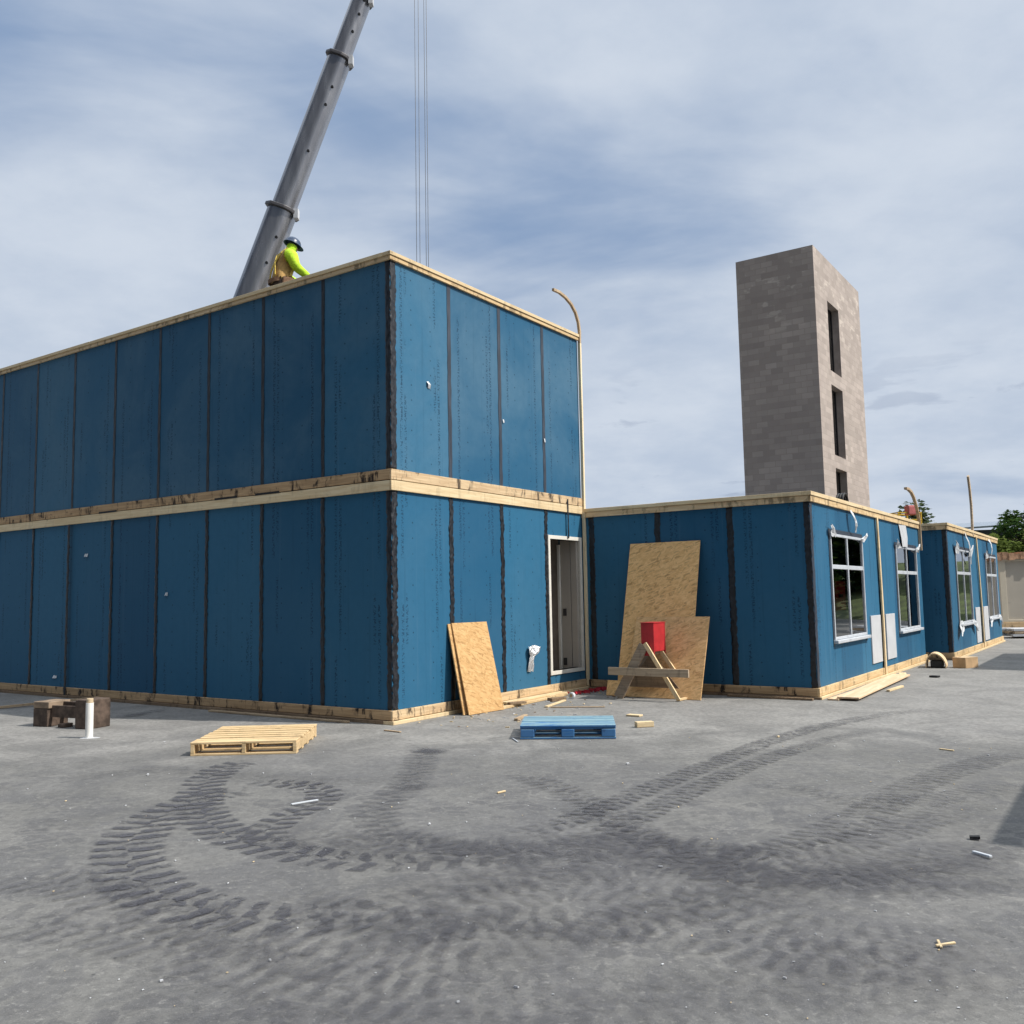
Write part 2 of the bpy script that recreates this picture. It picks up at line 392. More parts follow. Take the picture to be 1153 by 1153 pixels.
# corner batten at the far end, its top sprung loose into an arc
mb = MB()
rows = [(4.815, .06), (4.815, 1.0), (4.82, 2.0), (4.815, 3.0), (4.82, 4.2), (4.815, 5.2), (4.815, 5.9), (4.825, 6.1), (4.79, 6.27), (4.70, 6.42), (4.56, 6.53), (4.38, 6.60), (4.18, 6.635), (3.98, 6.63)]
mb.strip([(u, -.042, z) for u, z in rows[:7]], (.0, 1, 0), .045, .05)
mb.strip([(u, -.042, z) for u, z in rows[6:]], (.0, 1, 0), .045, .045, 1)
mb.build('corner_batten', ['pale_top_z', 'lath'], A, bevel=.003)
# dryer vent covered with a torn foil tape, film scraps
crumple('vent_cover', 'S', [(.80, 3.06, 3.26, .0), (.76, 3.02, 3.32, .035), (.70, 3.02, 3.30, .05), (.64, 3.04, 3.18, .04), (.58, 3.05, 3.16, .03), (.50, 3.03, 3.16, .02), (.41, 3.04, 3.15, .005)], .004, 'foil', A, .03, 8, 3)
crumple('film_scrap', 'S', [(4.47, .72, .77, .0), (4.43, .72, .78, .02), (4.38, .74, .79, .0)], .004, 'white_film', A, .01, 4, 4)
crumple('film_scrap', 'S', [(4.22, 2.50, 2.53, .0), (4.17, 2.50, 2.53, .01)], .004, 'white_film', A, .006, 3, 5)
crumple('film_scrap', 'S', [(4.08, 3.64, 3.67, .0), (4.02, 3.64, 3.67, .01)], .012, 'white_film', A, .006, 3, 6)
for u, z, w, s in ((6.83, 2.38, .10, 1), (4.61, 1.69, .07, 2), (7.7, .33, .12, 4)):
    crumple('film_scrap', 'L', [(z+.025, u-w/2, u+w/3, 0), (z-.02, u-w/2, u+w/2, .01)], .004, 'white_film', A, .012, 5, 10+s)
# lifting pockets (dark slots) in the floor beam of the shaded side
for u in (2.05, 2.95, 5.95): fbox(MB(), 'L', u, u+.5, .0, .0365, 3.055, 3.085).build('lifting_slot', 'black', A)

# ================================================================== single-storey modules
def window(parent, u0, u1, z0, z1, split, seed, ears):
    fr = MB(); t = .042
    um = (u0+u1)/2
    fbox(fr, 'S', u0, u0+t, -.02, .024, z0, z1); fbox(fr, 'S', u1-t, u1, -.02, .024, z0, z1)
    fbox(fr, 'S', u0+t, u1-t, -.02, .022, z0, z0+t); fbox(fr, 'S', u0+t, u1-t, -.02, .022, z1-t, z1)
    fbox(fr, 'S', um-.024, um+.024, -.018, .018, z0+t, z1-t)
    for a, b in ((u0+t, um-.024), (um+.024, u1-t)): fbox(fr, 'S', a, b, -.016, .016, split-.034, split+.034)
    w = fr.build('window', 'vinyl', parent, bevel=.006)
    g = MB(); g.quad([P('S', u0+.02, .002, z0+.02), P('S', u1-.02, .002, z0+.02), P('S', u1-.02, .002, z1-.02), P('S', u0+.02, .002, z1-.02)])
    g.build('pane', 'glass', w)
    s = MB(); fbox(s, 'S', u0-.04, u1+.05, 0, .075, z0-.055, z0-.004); s.build('sill', 'vinyl', w, bevel=.008)
    # dark membrane border round the opening
    mb = MB(); rs = random.Random(seed)
    for a, b, c, d in ((u0-.055, u0-.002, z0-.10, z1+.07), (u1+.002, u1+.05, z0-.10, z1+.06), (u0-.002, u1+.002, z1+.002, z1+.07)):
        fbox(mb, 'S', a, b, .001, .006+rs.uniform(0, .002), c, d)
    mb.build('flashing', 'tape_flat', w)
    e = []
    for (cu, cz, dirn, sz) in ears:
        crumple('torn_flap', 'S', [(cz+sz*.55, cu+dirn*abs(sz)*.55, cu+dirn*abs(sz)*.8, .05), (cz+sz*.25, cu-dirn*abs(sz)*.2, cu+dirn*abs(sz)*.8, .05), (cz-sz*.1, cu-dirn*abs(sz)*1.3, cu+dirn*abs(sz)*.6, .03), (cz-sz*.4, cu-dirn*abs(sz)*1.1, cu+dirn*abs(sz)*.25, .012)], .008, 'white_film', w, .035, 5, seed+int(cu*100))
    return w
def drape(parent, u, z, L, w, drift, seed):
    k = 7; rows = [(z-L*i/k, u+drift*(i/k)**1.6-w/2*(1-.35*i/k), u+drift*(i/k)**1.6+w/2*(1-.2*i/k), .06*math.sin(i/k*3.0)+.01) for i in range(k+1)]
    crumple('flashing_strip', 'S', rows, .035, 'white_film', parent, .02, 4, seed)
def module(name, label, loc, yaw, LR, LL, H, wins, panels, joint, rise, tabs, lowz=.16, seed=1, mat_s='blue_streak', group=None):
    rs = random.Random(seed)
    b = tag(empty(name, loc, yaw), label, 'building', group)
    zt = H-.15
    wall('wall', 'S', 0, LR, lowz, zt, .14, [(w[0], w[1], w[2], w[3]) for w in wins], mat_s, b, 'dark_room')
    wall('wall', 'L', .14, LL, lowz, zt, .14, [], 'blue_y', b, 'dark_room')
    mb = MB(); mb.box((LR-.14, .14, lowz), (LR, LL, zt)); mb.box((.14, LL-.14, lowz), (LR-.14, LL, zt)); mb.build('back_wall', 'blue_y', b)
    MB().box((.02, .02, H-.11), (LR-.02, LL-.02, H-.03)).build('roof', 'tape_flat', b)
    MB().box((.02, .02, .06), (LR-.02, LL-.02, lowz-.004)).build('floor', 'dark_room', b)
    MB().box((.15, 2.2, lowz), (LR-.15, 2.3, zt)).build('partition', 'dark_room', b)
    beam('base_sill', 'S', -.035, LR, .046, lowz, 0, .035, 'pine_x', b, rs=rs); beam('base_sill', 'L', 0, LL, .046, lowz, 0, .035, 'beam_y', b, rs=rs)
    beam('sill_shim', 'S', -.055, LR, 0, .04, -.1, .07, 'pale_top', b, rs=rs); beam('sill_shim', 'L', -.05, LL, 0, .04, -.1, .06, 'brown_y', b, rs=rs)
    beam('top_plate', 'S', -.035, LR, zt, H-.062, 0, .035, 'pine_x', b, rs=rs); beam('top_plate', 'L', 0, LL, zt, H-.062, 0, .035, 'pine_y', b, rs=rs)
    beam('parapet_cap', 'S', -.05, LR, H-.058, H, -.09, .05, 'pale_top', b, rs=rs); beam('parapet_cap', 'L', .09, LL, H-.058, H, -.09, .05, 'pale_top_y', b, rs=rs)
    tape('L', .042, .084, lowz, zt-.005, b, .3, name='corner_tape'); tape('S', .06, .12, lowz, zt-.005, b, .5, 'tape_flat', name='corner_tape')
    for i, w in enumerate(wins): window(b, *w[:5], seed*10+i, w[5])
    for (a, c, d, e) in panels:
        mb = MB(); fbox(mb, 'S', a, c, 0, .022, d, e); mb.build('access_panel', 'panel_white', b, bevel=.004)
    if joint is not None:
        mb = MB(); mb.strip([(joint+dx, -.04, z) for dx, z in rise], (0, 1, 0), .085, .03); mb.build('joint_batten', 'pine_z', b, bevel=.004)
        t = tape('S', joint+.09, .10, lowz, zt-.005, b, .5)
    for i, t in enumerate(tabs): drape(b, *t, seed*7+i)
    return b
OB = Vector((4.362, 13.402, 0))
B = module('modular_building', 'single-storey blue module in the middle with two large windows on its sunlit side', OB, YAW, 8.02, 7.2, 3.02,
    [(.98, 2.96, .80, 2.45, 1.93, [(1.0, 2.47, -1, .18), (2.96, 2.45, 1, .15)]), (5.57, 7.55, .76, 2.42, 1.90, [(5.6, 2.44, -1, .17), (7.55, 2.42, 1, .18)])],
    [(3.27, 3.98, .28, 1.11), (4.40, 5.13, .28, 1.11)], 4.06, [(.02, .03), (.03, 1.0), (.0, 2.0), (-.04, 2.88)],
    [(2.12, 2.88, .36, .12, .22)], seed=2)
for k in (1, 2, 3): tape('L', W*k, .10, .165, 2.865, B, .3)
# its end batten curls above the roof
mb = MB(); rows = [(7.93, 2.4), (7.93, 2.9), (7.9, 3.1), (7.80, 3.26), (7.66, 3.40), (7.48, 3.53), (7.25, 3.62), (6.95, 3.66), (6.7, 3.65)]
mb.strip([(u, -.04, z) for u, z in rows], (0, 1, 0), .05, .06); mb.build('corner_batten', 'lath', B, bevel=.003)
crumple('flashing_strip', 'S', [(2.87, 5.95, 6.6, 0), (2.6, 6.05, 6.6, .02), (2.42, 6.1, 6.55, .02)], .01, 'panel_white', B, .02, 5, 77)
# boxes added behind the near window to imitate a reflection follow below
OCx = Vector((9.60, 20.28, 0))
Cc = module('modular_building', 'farther single-storey blue module with torn white flashing round its two windows', OCx, math.pi/2-.6034, 8.3, 6.0, 3.02,
    [(1.02, 3.06, .75, 2.48, 1.92, [(1.02, 2.48, -1, .30), (3.06, 2.46, 1, .30), (1.02, .68, -1, -.34), (3.0, .68, 1, -.3)]), (5.75, 7.8, .75, 2.45, 1.92, [(5.75, 2.45, -1, .22), (5.8, .68, -1, -.28), (7.75, .68, 1, -.3)])],
    [(3.42, 4.15, .2, 1.08), (4.78, 5.6, .2, 1.08)], 4.36, [(.02, .03), (.0, 1.0), (-.1, 2.0), (-.25, 2.9)],
    [(2.3, 2.9, .75, .16, .55), (6.3, 2.9, .42, .26, .25)], seed=3)
tape('L', W, .12, .165, 2.865, Cc, .3)
mb = MB(); mb.strip([(3.70, -.02, 2.9), (3.78, -.02, 3.3), (3.80, -.02, 3.7), (3.72, -.02, 4.1), (3.58, -.02, 4.42)], (0, 1, 0), .12, .05); mb.build('joint_batten', 'grey_slat', Cc, bevel=.003)

def inside(name, mats, label, cat, frame, lo, hi, lid):
    e = tag(empty(name, frame @ Vector(((lo[0]+hi[0])/2, (lo[1]+hi[1])/2, lo[2])), YAW), label, cat)
    w, d, h = (hi[0]-lo[0])/2, (hi[1]-lo[1])/2, hi[2]-lo[2]
    MB().box((-w, -d, 0), (w, d, h-.06)).build('body', mats, e, bevel=.008)
    MB().box((-w-.01, -d-.01, h-.058), (w+.01, d+.01, h)).build('lid', mats, e, bevel=.008)
    if lid:
        mb = MB(); mb.box((-w*.35, -d-.018, h*.45), (w*.35, -d-.001, h*.55)); mb.build('handle', 'black', e)
FB = Matrix.Translation(OB) @ Matrix.Rotation(YAW, 4, 'Z')  # red and white boxes added to stand in for a reflection in the pane
inside('reflection_box', 'panel_white', 'white box added inside the middle module in place of a window reflection', 'box', FB, (1.15, .25, .17), (2.85, .62, 1.22), True)
inside('reflection_box', 'red', 'red box added on the white box, in place of a red reflection in the glass', 'box', FB, (2.15, .27, 1.225), (2.8, .58, 1.72), True)

# neighbours across the yard, beyond the right edge of the photo (they cast the shadows that fall into it)
module('modular_building', 'single-storey blue module across the yard throwing a shadow over the right foreground', Vector((5.36, 4.98, 0)) , YAW-math.pi/2+math.pi/2, 6.2, 0.0+.3, 3.02, [], [], None, [], [], seed=5) if False else None
def site_module(label, corner, length, depth, seed):
    """corner: the ground corner nearest the yard; long face parallel to the row"""
    e = tag(empty('modular_building', corner, YAW), label, 'building')
    mb = MB(); mb.box((0, -depth, .16), (length, 0, 2.87)); mb.build('wall', 'blue_x', e)
    mb = MB(); mb.box((-.03, -depth-.03, 2.872), (length+.03, .03, 3.02)); mb.build('top_plate', 'pale_top', e, bevel=.004)
    mb = MB(); mb.box((-.03, -depth-.03, 0), (length+.03, .03, .157)); mb.build('base_sill', 'pine_x', e, bevel=.004)
    return e
site_module('blue module at the right edge of the yard, outside the picture, nearest the viewer', Vector((5.52, 5.01, 0)), 5.0, 3.6, 5)
site_module('blue module farther along the right side of the yard, outside the picture', Vector((11.46, 17.19, 0)), 5.0, 3.6, 6)

# ================================================================== masonry tower
T = tag(empty('masonry_tower', (10.31, 30.0, 0), math.pi/2-.6), 'tall grey concrete block stair tower with three slit windows', 'tower')
def cmu(name, axis):
    def f(n):
        o = n.obj(); s = n.sep(o)
        v = n.comb(s[axis], s[2], 0.0)
        br = n.n('ShaderNodeTexBrick', {'Vector': v, 'Color1': (0, 0, 0), 'Color2': (1, 1, 1), 'Mortar': (.5, .5, .5), 'Scale': 1.0, 'Mortar Size': .009, 'Mortar Smooth': .3, 'Bias': 0.0, 'Brick Width': .40, 'Row Height': .20}, out=None, offset=.5)
        tone = n.sep(br.outputs['Color'])[0]
        big = n.noise(o, .5, 5, .6)
        c = n.mix(tone, (.36, .312, .278), (.50, .432, .388))
        c = n.mix(n.step(big, .3, .7, 0, .45), c, (.315, .27, .248))
        # unweathered paler blocks in patches near the top and dark odd blocks
        patch = n.m('MULTIPLY', n.step(n.noise(n.comb(n.m('MULTIPLY', s[axis], 1.1), 3.0, n.m('MULTIPLY', s[2], 2.4)), 1.0, 4, .65), .54, .60), n.step(s[2], 9.6, 11.6, .0, 1.0))
        patch = n.m('MULTIPLY', patch, n.step(tone, .25, .45))
        c = n.mix(n.m('MULTIPLY', patch, .55), c, (.66, .59, .52))
        rowz = n.n('ShaderNodeTexWhiteNoise', {'W': n.m('FLOOR', n.m('MULTIPLY', s[2], 5.0))}, noise_dimensions='1D')
        c = n.mix(n.m('MULTIPLY', rowz, .16), c, (.26, .22, .2))
        c = n.mix(n.m('MULTIPLY', br.outputs['Fac'], .36), c, (.27, .225, .20))
        c = n.mix(n.step(n.noise(n.scale(o, (3, 3, .5)), 1.0, 6, .7), .6, .75, 0, .18), c, (.26, .23, .21))
        return {'Base Color': c, 'Roughness': .9, 'Specular IOR Level': .15, 'Normal': n.bump(n.m('SUBTRACT', n.noise(o, 30, 3), n.m('MULTIPLY', br.outputs['Fac'], 1.5)), .35, .02)}
    return mat(name, f)
M['cmu_x'] = cmu('block_x', 0); M['cmu_y'] = cmu('block_y', 1)
M['cmu_in'] = plain('block_inside', (.30, .26, .24), .9, var=.15, scale=3)
TW = [(1.47, 2.90, 9.2, 11.67), (1.47, 2.90, 6.23, 8.70), (1.47, 2.90, 3.3, 5.78)]
wall('wall', 'S', 0, 6.06, 0, 13.22, .3, TW, 'cmu_x', T, 'cmu_in')
wall('wall', 'L', .3, 2.70, 0, 13.22, .3, [], 'cmu_y', T, 'cmu_in')
mb = MB(); mb.box((5.76, .3, 0), (6.06, 2.7, 13.22)); mb.box((.3, 2.4, 0), (5.76, 2.7, 13.22)); mb.build('back_wall', 'cmu_y', T)
MB().box((.28, .28, 13.0), (5.8, 2.42, 13.12)).build('roof', 'cmu_in', T)
for (a, b, c, d) in TW:
    mb = MB()
    fbox(mb, 'S', a, a+.05, -.30, -.24, c, d); fbox(mb, 'S', b-.05, b, -.30, -.24, c, d); fbox(mb, 'S', a+.05, b-.05, -.30, -.24, c, c+.05); fbox(mb, 'S', a+.05, b-.05, -.30, -.24, d-.05, d)
    w = mb.build('window', 'black', T)
    g = MB(); fbox(g, 'S', a+.05, b-.05, -.275, -.262, c+.05, d-.05); g.build('pane', 'glass', w)

# ================================================================== crane
def f_boom(n):
    o = n.obj(); k = n.noise(n.scale(o, (4, 4, .4)), 1.0, 6, .6)
    c = n.mix(n.step(k, .3, .7), (.26, .255, .265), (.36, .355, .365))
    return {'Base Color': c, 'Roughness': n.step(k, .3, .7, .17, .30), 'Metallic': .72}
M['boom'] = mat('boom_steel', f_boom)
M['boom_dark'] = plain('boom_collar', (.11, .105, .11), .5, .4)
M['crane_yellow'] = plain('crane_paint', (.55, .35, .03), .45)
M['rope'] = plain('wire_rope', (.16, .17, .19), .5, .6)
ax0 = Vector((-6.86, 24, 9.88)); ax1 = Vector((-3.89, 24, 18.13)); axd = (ax1-ax0).normalized()
def axz(z): return ax0 + axd*((z-ax0.z)/axd.z)
foot = axz(2.3)
crane = tag(empty('mobile_crane', (foot.x, foot.y, 0)), 'grey telescopic crane boom rising behind the two-storey building with hoist ropes', 'crane')
off = Vector((foot.x, foot.y, 0))
side = Vector((0, 1, 0)); nrm = axd.cross(side).normalized()
def boom_sec(name, a, b, w, h, m, holes=()):
    mb = MB(); prof = []
    for (cx, cy) in ((-1, .55), (-.62, 1), (.62, 1), (1, .55), (1, -.35), (.80, -.74), (.42, -1), (-.42, -1), (-.80, -.74), (-1, -.35)):   # folded plate section
        prof.append((cx*w/2, cy*h/2))
    rings = []
    for p in (a, b):
        i = len(mb.v); rings.append(i)
        for (u, v) in prof: mb.v.append(tuple(p-off+side*u+nrm*v))
    n = len(prof)
    for j in range(n): mb.f.append((rings[0]+j, rings[0]+(j+1) % n, rings[1]+(j+1) % n, rings[1]+j)); mb.mi.append(0)
    mb.f.append(tuple(rings[0]+j for j in range(n))); mb.mi.append(0); mb.f.append(tuple(rings[1]+j for j in range(n))); mb.mi.append(0)
    o = mb.build(name, m, crane)
    bv = o.modifiers.new('bevel', 'BEVEL'); bv.width = .10 if name == 'boom_section' else .02; bv.segments = 4; bv.limit_method = 'ANGLE'; bv.angle_limit = R_(12)
    o.data.polygons.foreach_set('use_smooth', [True]*len(o.data.polygons)); wn_ = o.modifiers.new('wn', 'WEIGHTED_NORMAL'); wn_.keep_sharp = True
    if holes:
        for z in holes:
            c = axz(z)-off - side*(w/2*.90) + nrm*(-h*.30)
            MB().tube([c+side*.03, c-side*.025], .035, 10).build('lug', 'black', o)
    return o
boom_sec('boom_section', axz(2.3), axz(12.1), .82, .72, 'boom', (10.6, 11.3))
boom_sec('boom_section', axz(12.1), axz(16.4), .68, .60, 'boom', (13.7, 15.0, 15.5))
boom_sec('boom_section', axz(16.4), axz(22.0), .56, .50, 'boom', (17.1, 17.6, 18.0))
def collar(z, w, h):
    c = boom_sec('collar', axz(z-.06), axz(z+.03), w, h, 'boom_dark')
    mb = MB(); p = axz(z-.02)-off
    mb.box((-.06, -.10, -.13), (.06, .10, .13), 0, Matrix.Translation(p+nrm*(-h/2)-side*.15)); mb.build('wear_pad', 'panel_white', c)
collar(12.1, .95, .86); collar(16.4, .80, .72); collar(18.12, .62, .58)
tip = axz(22.0)-off
mb = MB(); mb.bar(tip, tip+axd*.9, .62, .55, nrm); hd = mb.build('boom_head', 'boom_dark', crane, bevel=.03)
ropes_x = [(-2.44, -2.45), (-2.335, -2.37), (-2.185, -2.19), (-2.115, -2.14)]
mb = MB(); hx = -2.28-foot.x
mb.tube([(hx-.05, -.3, 22.55), (hx-.05, .3, 22.55)], .36, 20); mb.bar(tip+axd*.7, (hx+.05, 0, 22.62), .42, .3, Vector((0, 1, 0))); mb.build('sheave', 'boom_dark', crane)
for a, b in ropes_x:
    MB().tube([(a-foot.x, 0, 22.5), ((a*.3+b*.7)-foot.x, 0, 9.0)], .0085, 6).build('hoist_rope', 'rope', crane)
mb = MB(); mb.box((hx-.22, -.14, 8.2), (hx+.22, .14, 9.0)); mb.build('hook_block', 'crane_yellow', crane, bevel=.05)
mb = MB(); mb.tube([(hx, 0, 8.2), (hx, 0, 7.95), (hx+.13, 0, 7.8), (hx+.1, 0, 7.62), (hx-.05, 0, 7.58), (hx-.13, 0, 7.7)], [.05, .05, .055, .06, .05, .02], 10); mb.build('hook', 'boom_dark', crane, smooth=True)
mb = MB(); mb.box((-1.6, -1.25, 1.35), (1.6, 1.25, 2.4)); mb.box((-1.5, -2.3, 1.4), (.2, -1.27, 3.0)); mb.build('turntable', 'crane_yellow', crane, bevel=.06)
mb = MB(); mb.box((-5.2, -1.3, .7), (5.2, 1.3, 1.33)); mb.box((3.4, -1.25, 1.34), (5.1, 1.25, 2.6)); mb.build('carrier', 'crane_yellow', crane, bevel=.05)
for wx in (-3.9, -2.5, 2.2, 3.6):
    for wy in (-1.15, 1.15):
        w = MB().tube([(wx, wy-.2, .62), (wx, wy+.2, .62)], .62, 24).build('wheel', 'black', crane, bevel=.04)
        MB().tube([(wx, wy-.215, .62), (wx, wy+.215, .62)], .3, 16).build('rim', 'panel_white', w)
mb = MB(); mb.tube([(.5, 0, 2.3), axz(8.3)-off-nrm*.1], .16, 14); mb.build('lift_cylinder', 'boom', crane)

# ================================================================== worker kneeling on the roof
def f_cloth(name, col, scale=30):
    def f(n):
        o = n.obj(); k = n.noise(o, scale, 5)
        return {'Base Color': n.mix(n.step(k, .3, .7), tuple(x*.75 for x in col), col), 'Roughness': .85, 'Normal': n.bump(n.noise(o, 14, 4), .5, .03)}
    return mat(name, f)
M['lime'] = f_cloth('hi_vis_cloth', (.52, .80, .03)); M['trouser'] = f_cloth('brown_trousers', (.10, .07, .055)); M['glove'] = f_cloth('dark_glove', (.05, .045, .045))
M['skin'] = f_cloth('skin', (.45, .27, .19)); M['vest'] = f_cloth('tan_vest', (.46, .28, .09)); M['strap'] = f_cloth('yellow_strap', (.62, .45, .08)); M['leather'] = f_cloth('leather', (.20, .11, .06))
M['hat'] = plain('hard_hat', (.03, .055, .11), .3, var=.2); M['hat_white'] = plain('hat_sticker', (.8, .82, .85), .4)
def skinned(verts, edges, radii, root=0, sub=2):
    me = bpy.data.meshes.new('tmp'); me.from_pydata(verts, edges, []); o = bpy.data.objects.new('tmp', me); C.objects.link(o)
    o.modifiers.new('s', 'SKIN')
    for i, r in enumerate(radii): me.skin_vertices[0].data[i].radius = (r, r) if not isinstance(r, tuple) else r
    me.skin_vertices[0].data[root].use_root = True
    s = o.modifiers.new('d', 'SUBSURF'); s.levels = sub; s.render_levels = sub
    dg = bpy.context.evaluated_depsgraph_get(); dg.update()
    m2 = bpy.data.meshes.new_from_object(o.evaluated_get(dg)); bpy.data.objects.remove(o)
    m2.polygons.foreach_set('use_smooth', [True]*len(m2.polygons)); return m2
def worker():
    # forward +x, left +y
    V = [(0, 0, .42), (.03, 0, .57), (.075, 0, .74), (.10, 0, .85), (.125, 0, .92), (.175, 0, 1.01), (.195, 0, 1.06),   # 0-6 spine, head
         (.095, .17, .83), (.20, .24, .62), (.40, .17, .53), (.48, .15, .48),                                              # 7-10 left arm
         (.095, -.18, .83), (.13, -.25, .63), (.34, -.19, .55), (.42, -.16, .50),                                         # 11-14 right arm
         (.0, .11, .36), (.36, .15, .16), (.34, .15, .085), (-.06, .15, .09), (-.14, .15, .06),                            # 15-19 left leg
         (.0, -.11, .36), (.36, -.15, .16), (.34, -.15, .085), (-.06, -.15, .09), (-.14, -.15, .06)]                       # 20-24 right leg
    E = [(0,1),(1,2),(2,3),(3,4),(4,5),(5,6),(3,7),(7,8),(8,9),(9,10),(3,11),(11,12),(12,13),(13,14),(0,15),(15,16),(16,17),(17,18),(18,19),(0,20),(20,21),(21,22),(22,23),(23,24)]
    Rr = [.155,.145,.17,.15,.07,.095,.08, .10,.075,.056,.038, .10,.075,.056,.038, .10,.085,.07,.05,.04, .10,.085,.07,.05,.04]
    me = skinned(V, E, Rr)
    # shape a face into the head: nose and brow
    for v in me.vertices:
        c = v.co
        if c.z > .95 and c.x > .21:
            c.x += .022*math.exp(-((c.y/.022)**2+((c.z-1.0)/.03)**2)) - .006*math.exp(-(((abs(c.y)-.035)/.018)**2+((c.z-1.025)/.018)**2))
    for m in ('lime', 'trouser', 'glove', 'skin'): me.materials.append(M[m])
    for p in me.polygons:
        c = p.center
        if c.z > .93: p.material_index = 3 if (c.x > .225 and c.z > .945) else 0
        elif c.x > (.415 if c.y > 0 else .355) and c.z > .38: p.material_index = 2
        elif c.z < .40 or (c.z < .47 and c.x < .2): p.material_index = 1
        else: p.material_index = 0
    root = tag(bpy.data.objects.new('person', me), 'person kneeling on the roof edge in lime hoodie, tan harness vest and hard hat', 'person'); C.objects.link(root)
    # fingers
    for s in (1, -1):
        fm = []; dx, dz_ = (0, 0) if s > 0 else (-.06, .02)
        for k in range(5):
            y0 = s*.15+(k-2)*.017; th = k == (0 if s < 0 else 4)
            p = [(.47, y0, .475), (.515 if not th else .49, y0+(.0 if not th else s*.012), .455), (.54 if not th else .51, y0, .425), (.535 if not th else .515, y0, .40)]
            fm.append(p)
        mb = MB()
        for p in fm: mb.tube([(q[0]+dx, q[1], q[2]+dz_) for q in p], [.0105, .0105, .0095, .007], 8)
        mb.build('glove', 'glove', root, smooth=True)
    # hard hat
    mb = MB(); hc = Vector((.185, 0, 1.065)); tilt = Matrix.Rotation(R_(18), 4, 'Y')
    rings = []
    for k in range(7):
        t = k/6*math.pi/2; i = len(mb.v); rings.append(i)
        for j in range(20):
            a = 2*math.pi*j/20; r = math.cos(t)
            p = Vector((.128*r*math.cos(a), .108*r*math.sin(a), .110*math.sin(t))); mb.v.append(tuple(hc+tilt @ p))
    for k in range(6):
        for j in range(20): mb.f.append((rings[k]+j, rings[k]+(j+1) % 20, rings[k+1]+(j+1) % 20, rings[k+1]+j)); mb.mi.append(0)
    bi = len(mb.v)
    for j in range(20):
        a = 2*math.pi*j/20; e = .014+.04*max(0, math.cos(a))**2
        mb.v.append(tuple(hc+tilt @ Vector(((.128+e)*math.cos(a), (.108+.012)*math.sin(a), -.012))))
    for j in range(20): mb.f.append((rings[0]+j, rings[0]+(j+1) % 20, bi+(j+1) % 20, bi+j)); mb.mi.append(0)
    h = mb.build('hard_hat', 'hat', root, smooth=True); so = h.modifiers.new('t', 'SOLIDIFY'); so.thickness = .006
    mb = MB(); q = []
    for (a, b) in ((-.3, .35), (-.3, .8), (-.85, .8), (-.85, .35)):
        q.append(hc+tilt @ Vector((.134*math.cos(b)*math.cos(a), .114*math.cos(b)*math.sin(a), .115*math.sin(b))))
    mb.quad(q); mb.build('hat_sticker', 'hat_white', h)
    # vest and harness shell: offset of the torso
    dg = bmesh.new(); dg.from_mesh(me)
    bmesh.ops.delete(dg, geom=[f for f in dg.faces if not (.45 < f.calc_center_median().z < .88 and abs(f.calc_center_median().y) < .17 and f.calc_center_median().x < .10+.2*(f.calc_center_median().z-.45))], context='FACES')
    for v in dg.verts: v.co += v.normal*.014
    vm = bpy.data.meshes.new('vest'); dg.to_mesh(vm); dg.free(); vm.materials.clear(); vm.materials.append(M['vest'])
    for p in vm.polygons: p.material_index = 0
    vo = bpy.data.objects.new('vest', vm); C.objects.link(vo); vo.parent = root
    mb = MB()
    mb.strip([(-.125, .10, .50), (-.115, .07, .62), (-.088, 0, .73), (-.03, -.09, .86), (.06, -.12, .945)], (0, .6, .5), .012, .04)
    mb.strip([(-.125, -.10, .50), (-.115, -.07, .62), (-.091, 0, .735), (-.03, .09, .86), (.06, .12, .945)], (0, .6, -.5), .012, .04)
    mb.strip([(.06, -.14, .93), (.13, -.175, .80), (.13, -.185, .65), (.08, -.19, .50)], (.4, -.1, 0), .01, .04)
    mb_h = mb.build('harness', 'strap', vo)
    # tool belt with pouches
    pts = [(.01+.185*math.cos(a), .175*math.sin(a), .46+.03*math.cos(a)) for a in [2*math.pi*k/20 for k in range(21)]]
    tb = MB().strip(pts, (0, 0, 1), .012, .06).build('tool_belt', 'leather', root)
    mb = MB(); mb.box((-.06, -.25, .30), (.10, -.185, .46)); mb.box((-.06, .185, .30), (.10, .25, .46)); mb.build('pouch', 'leather', tb, bevel=.015)
    return root
wk = worker()
wk.location = OA + D1*.80 + D2*2.99 + Vector((0, 0, 6.037)); wk.rotation_euler = (0, 0, R_(36)); wk.scale = (1.06,)*3

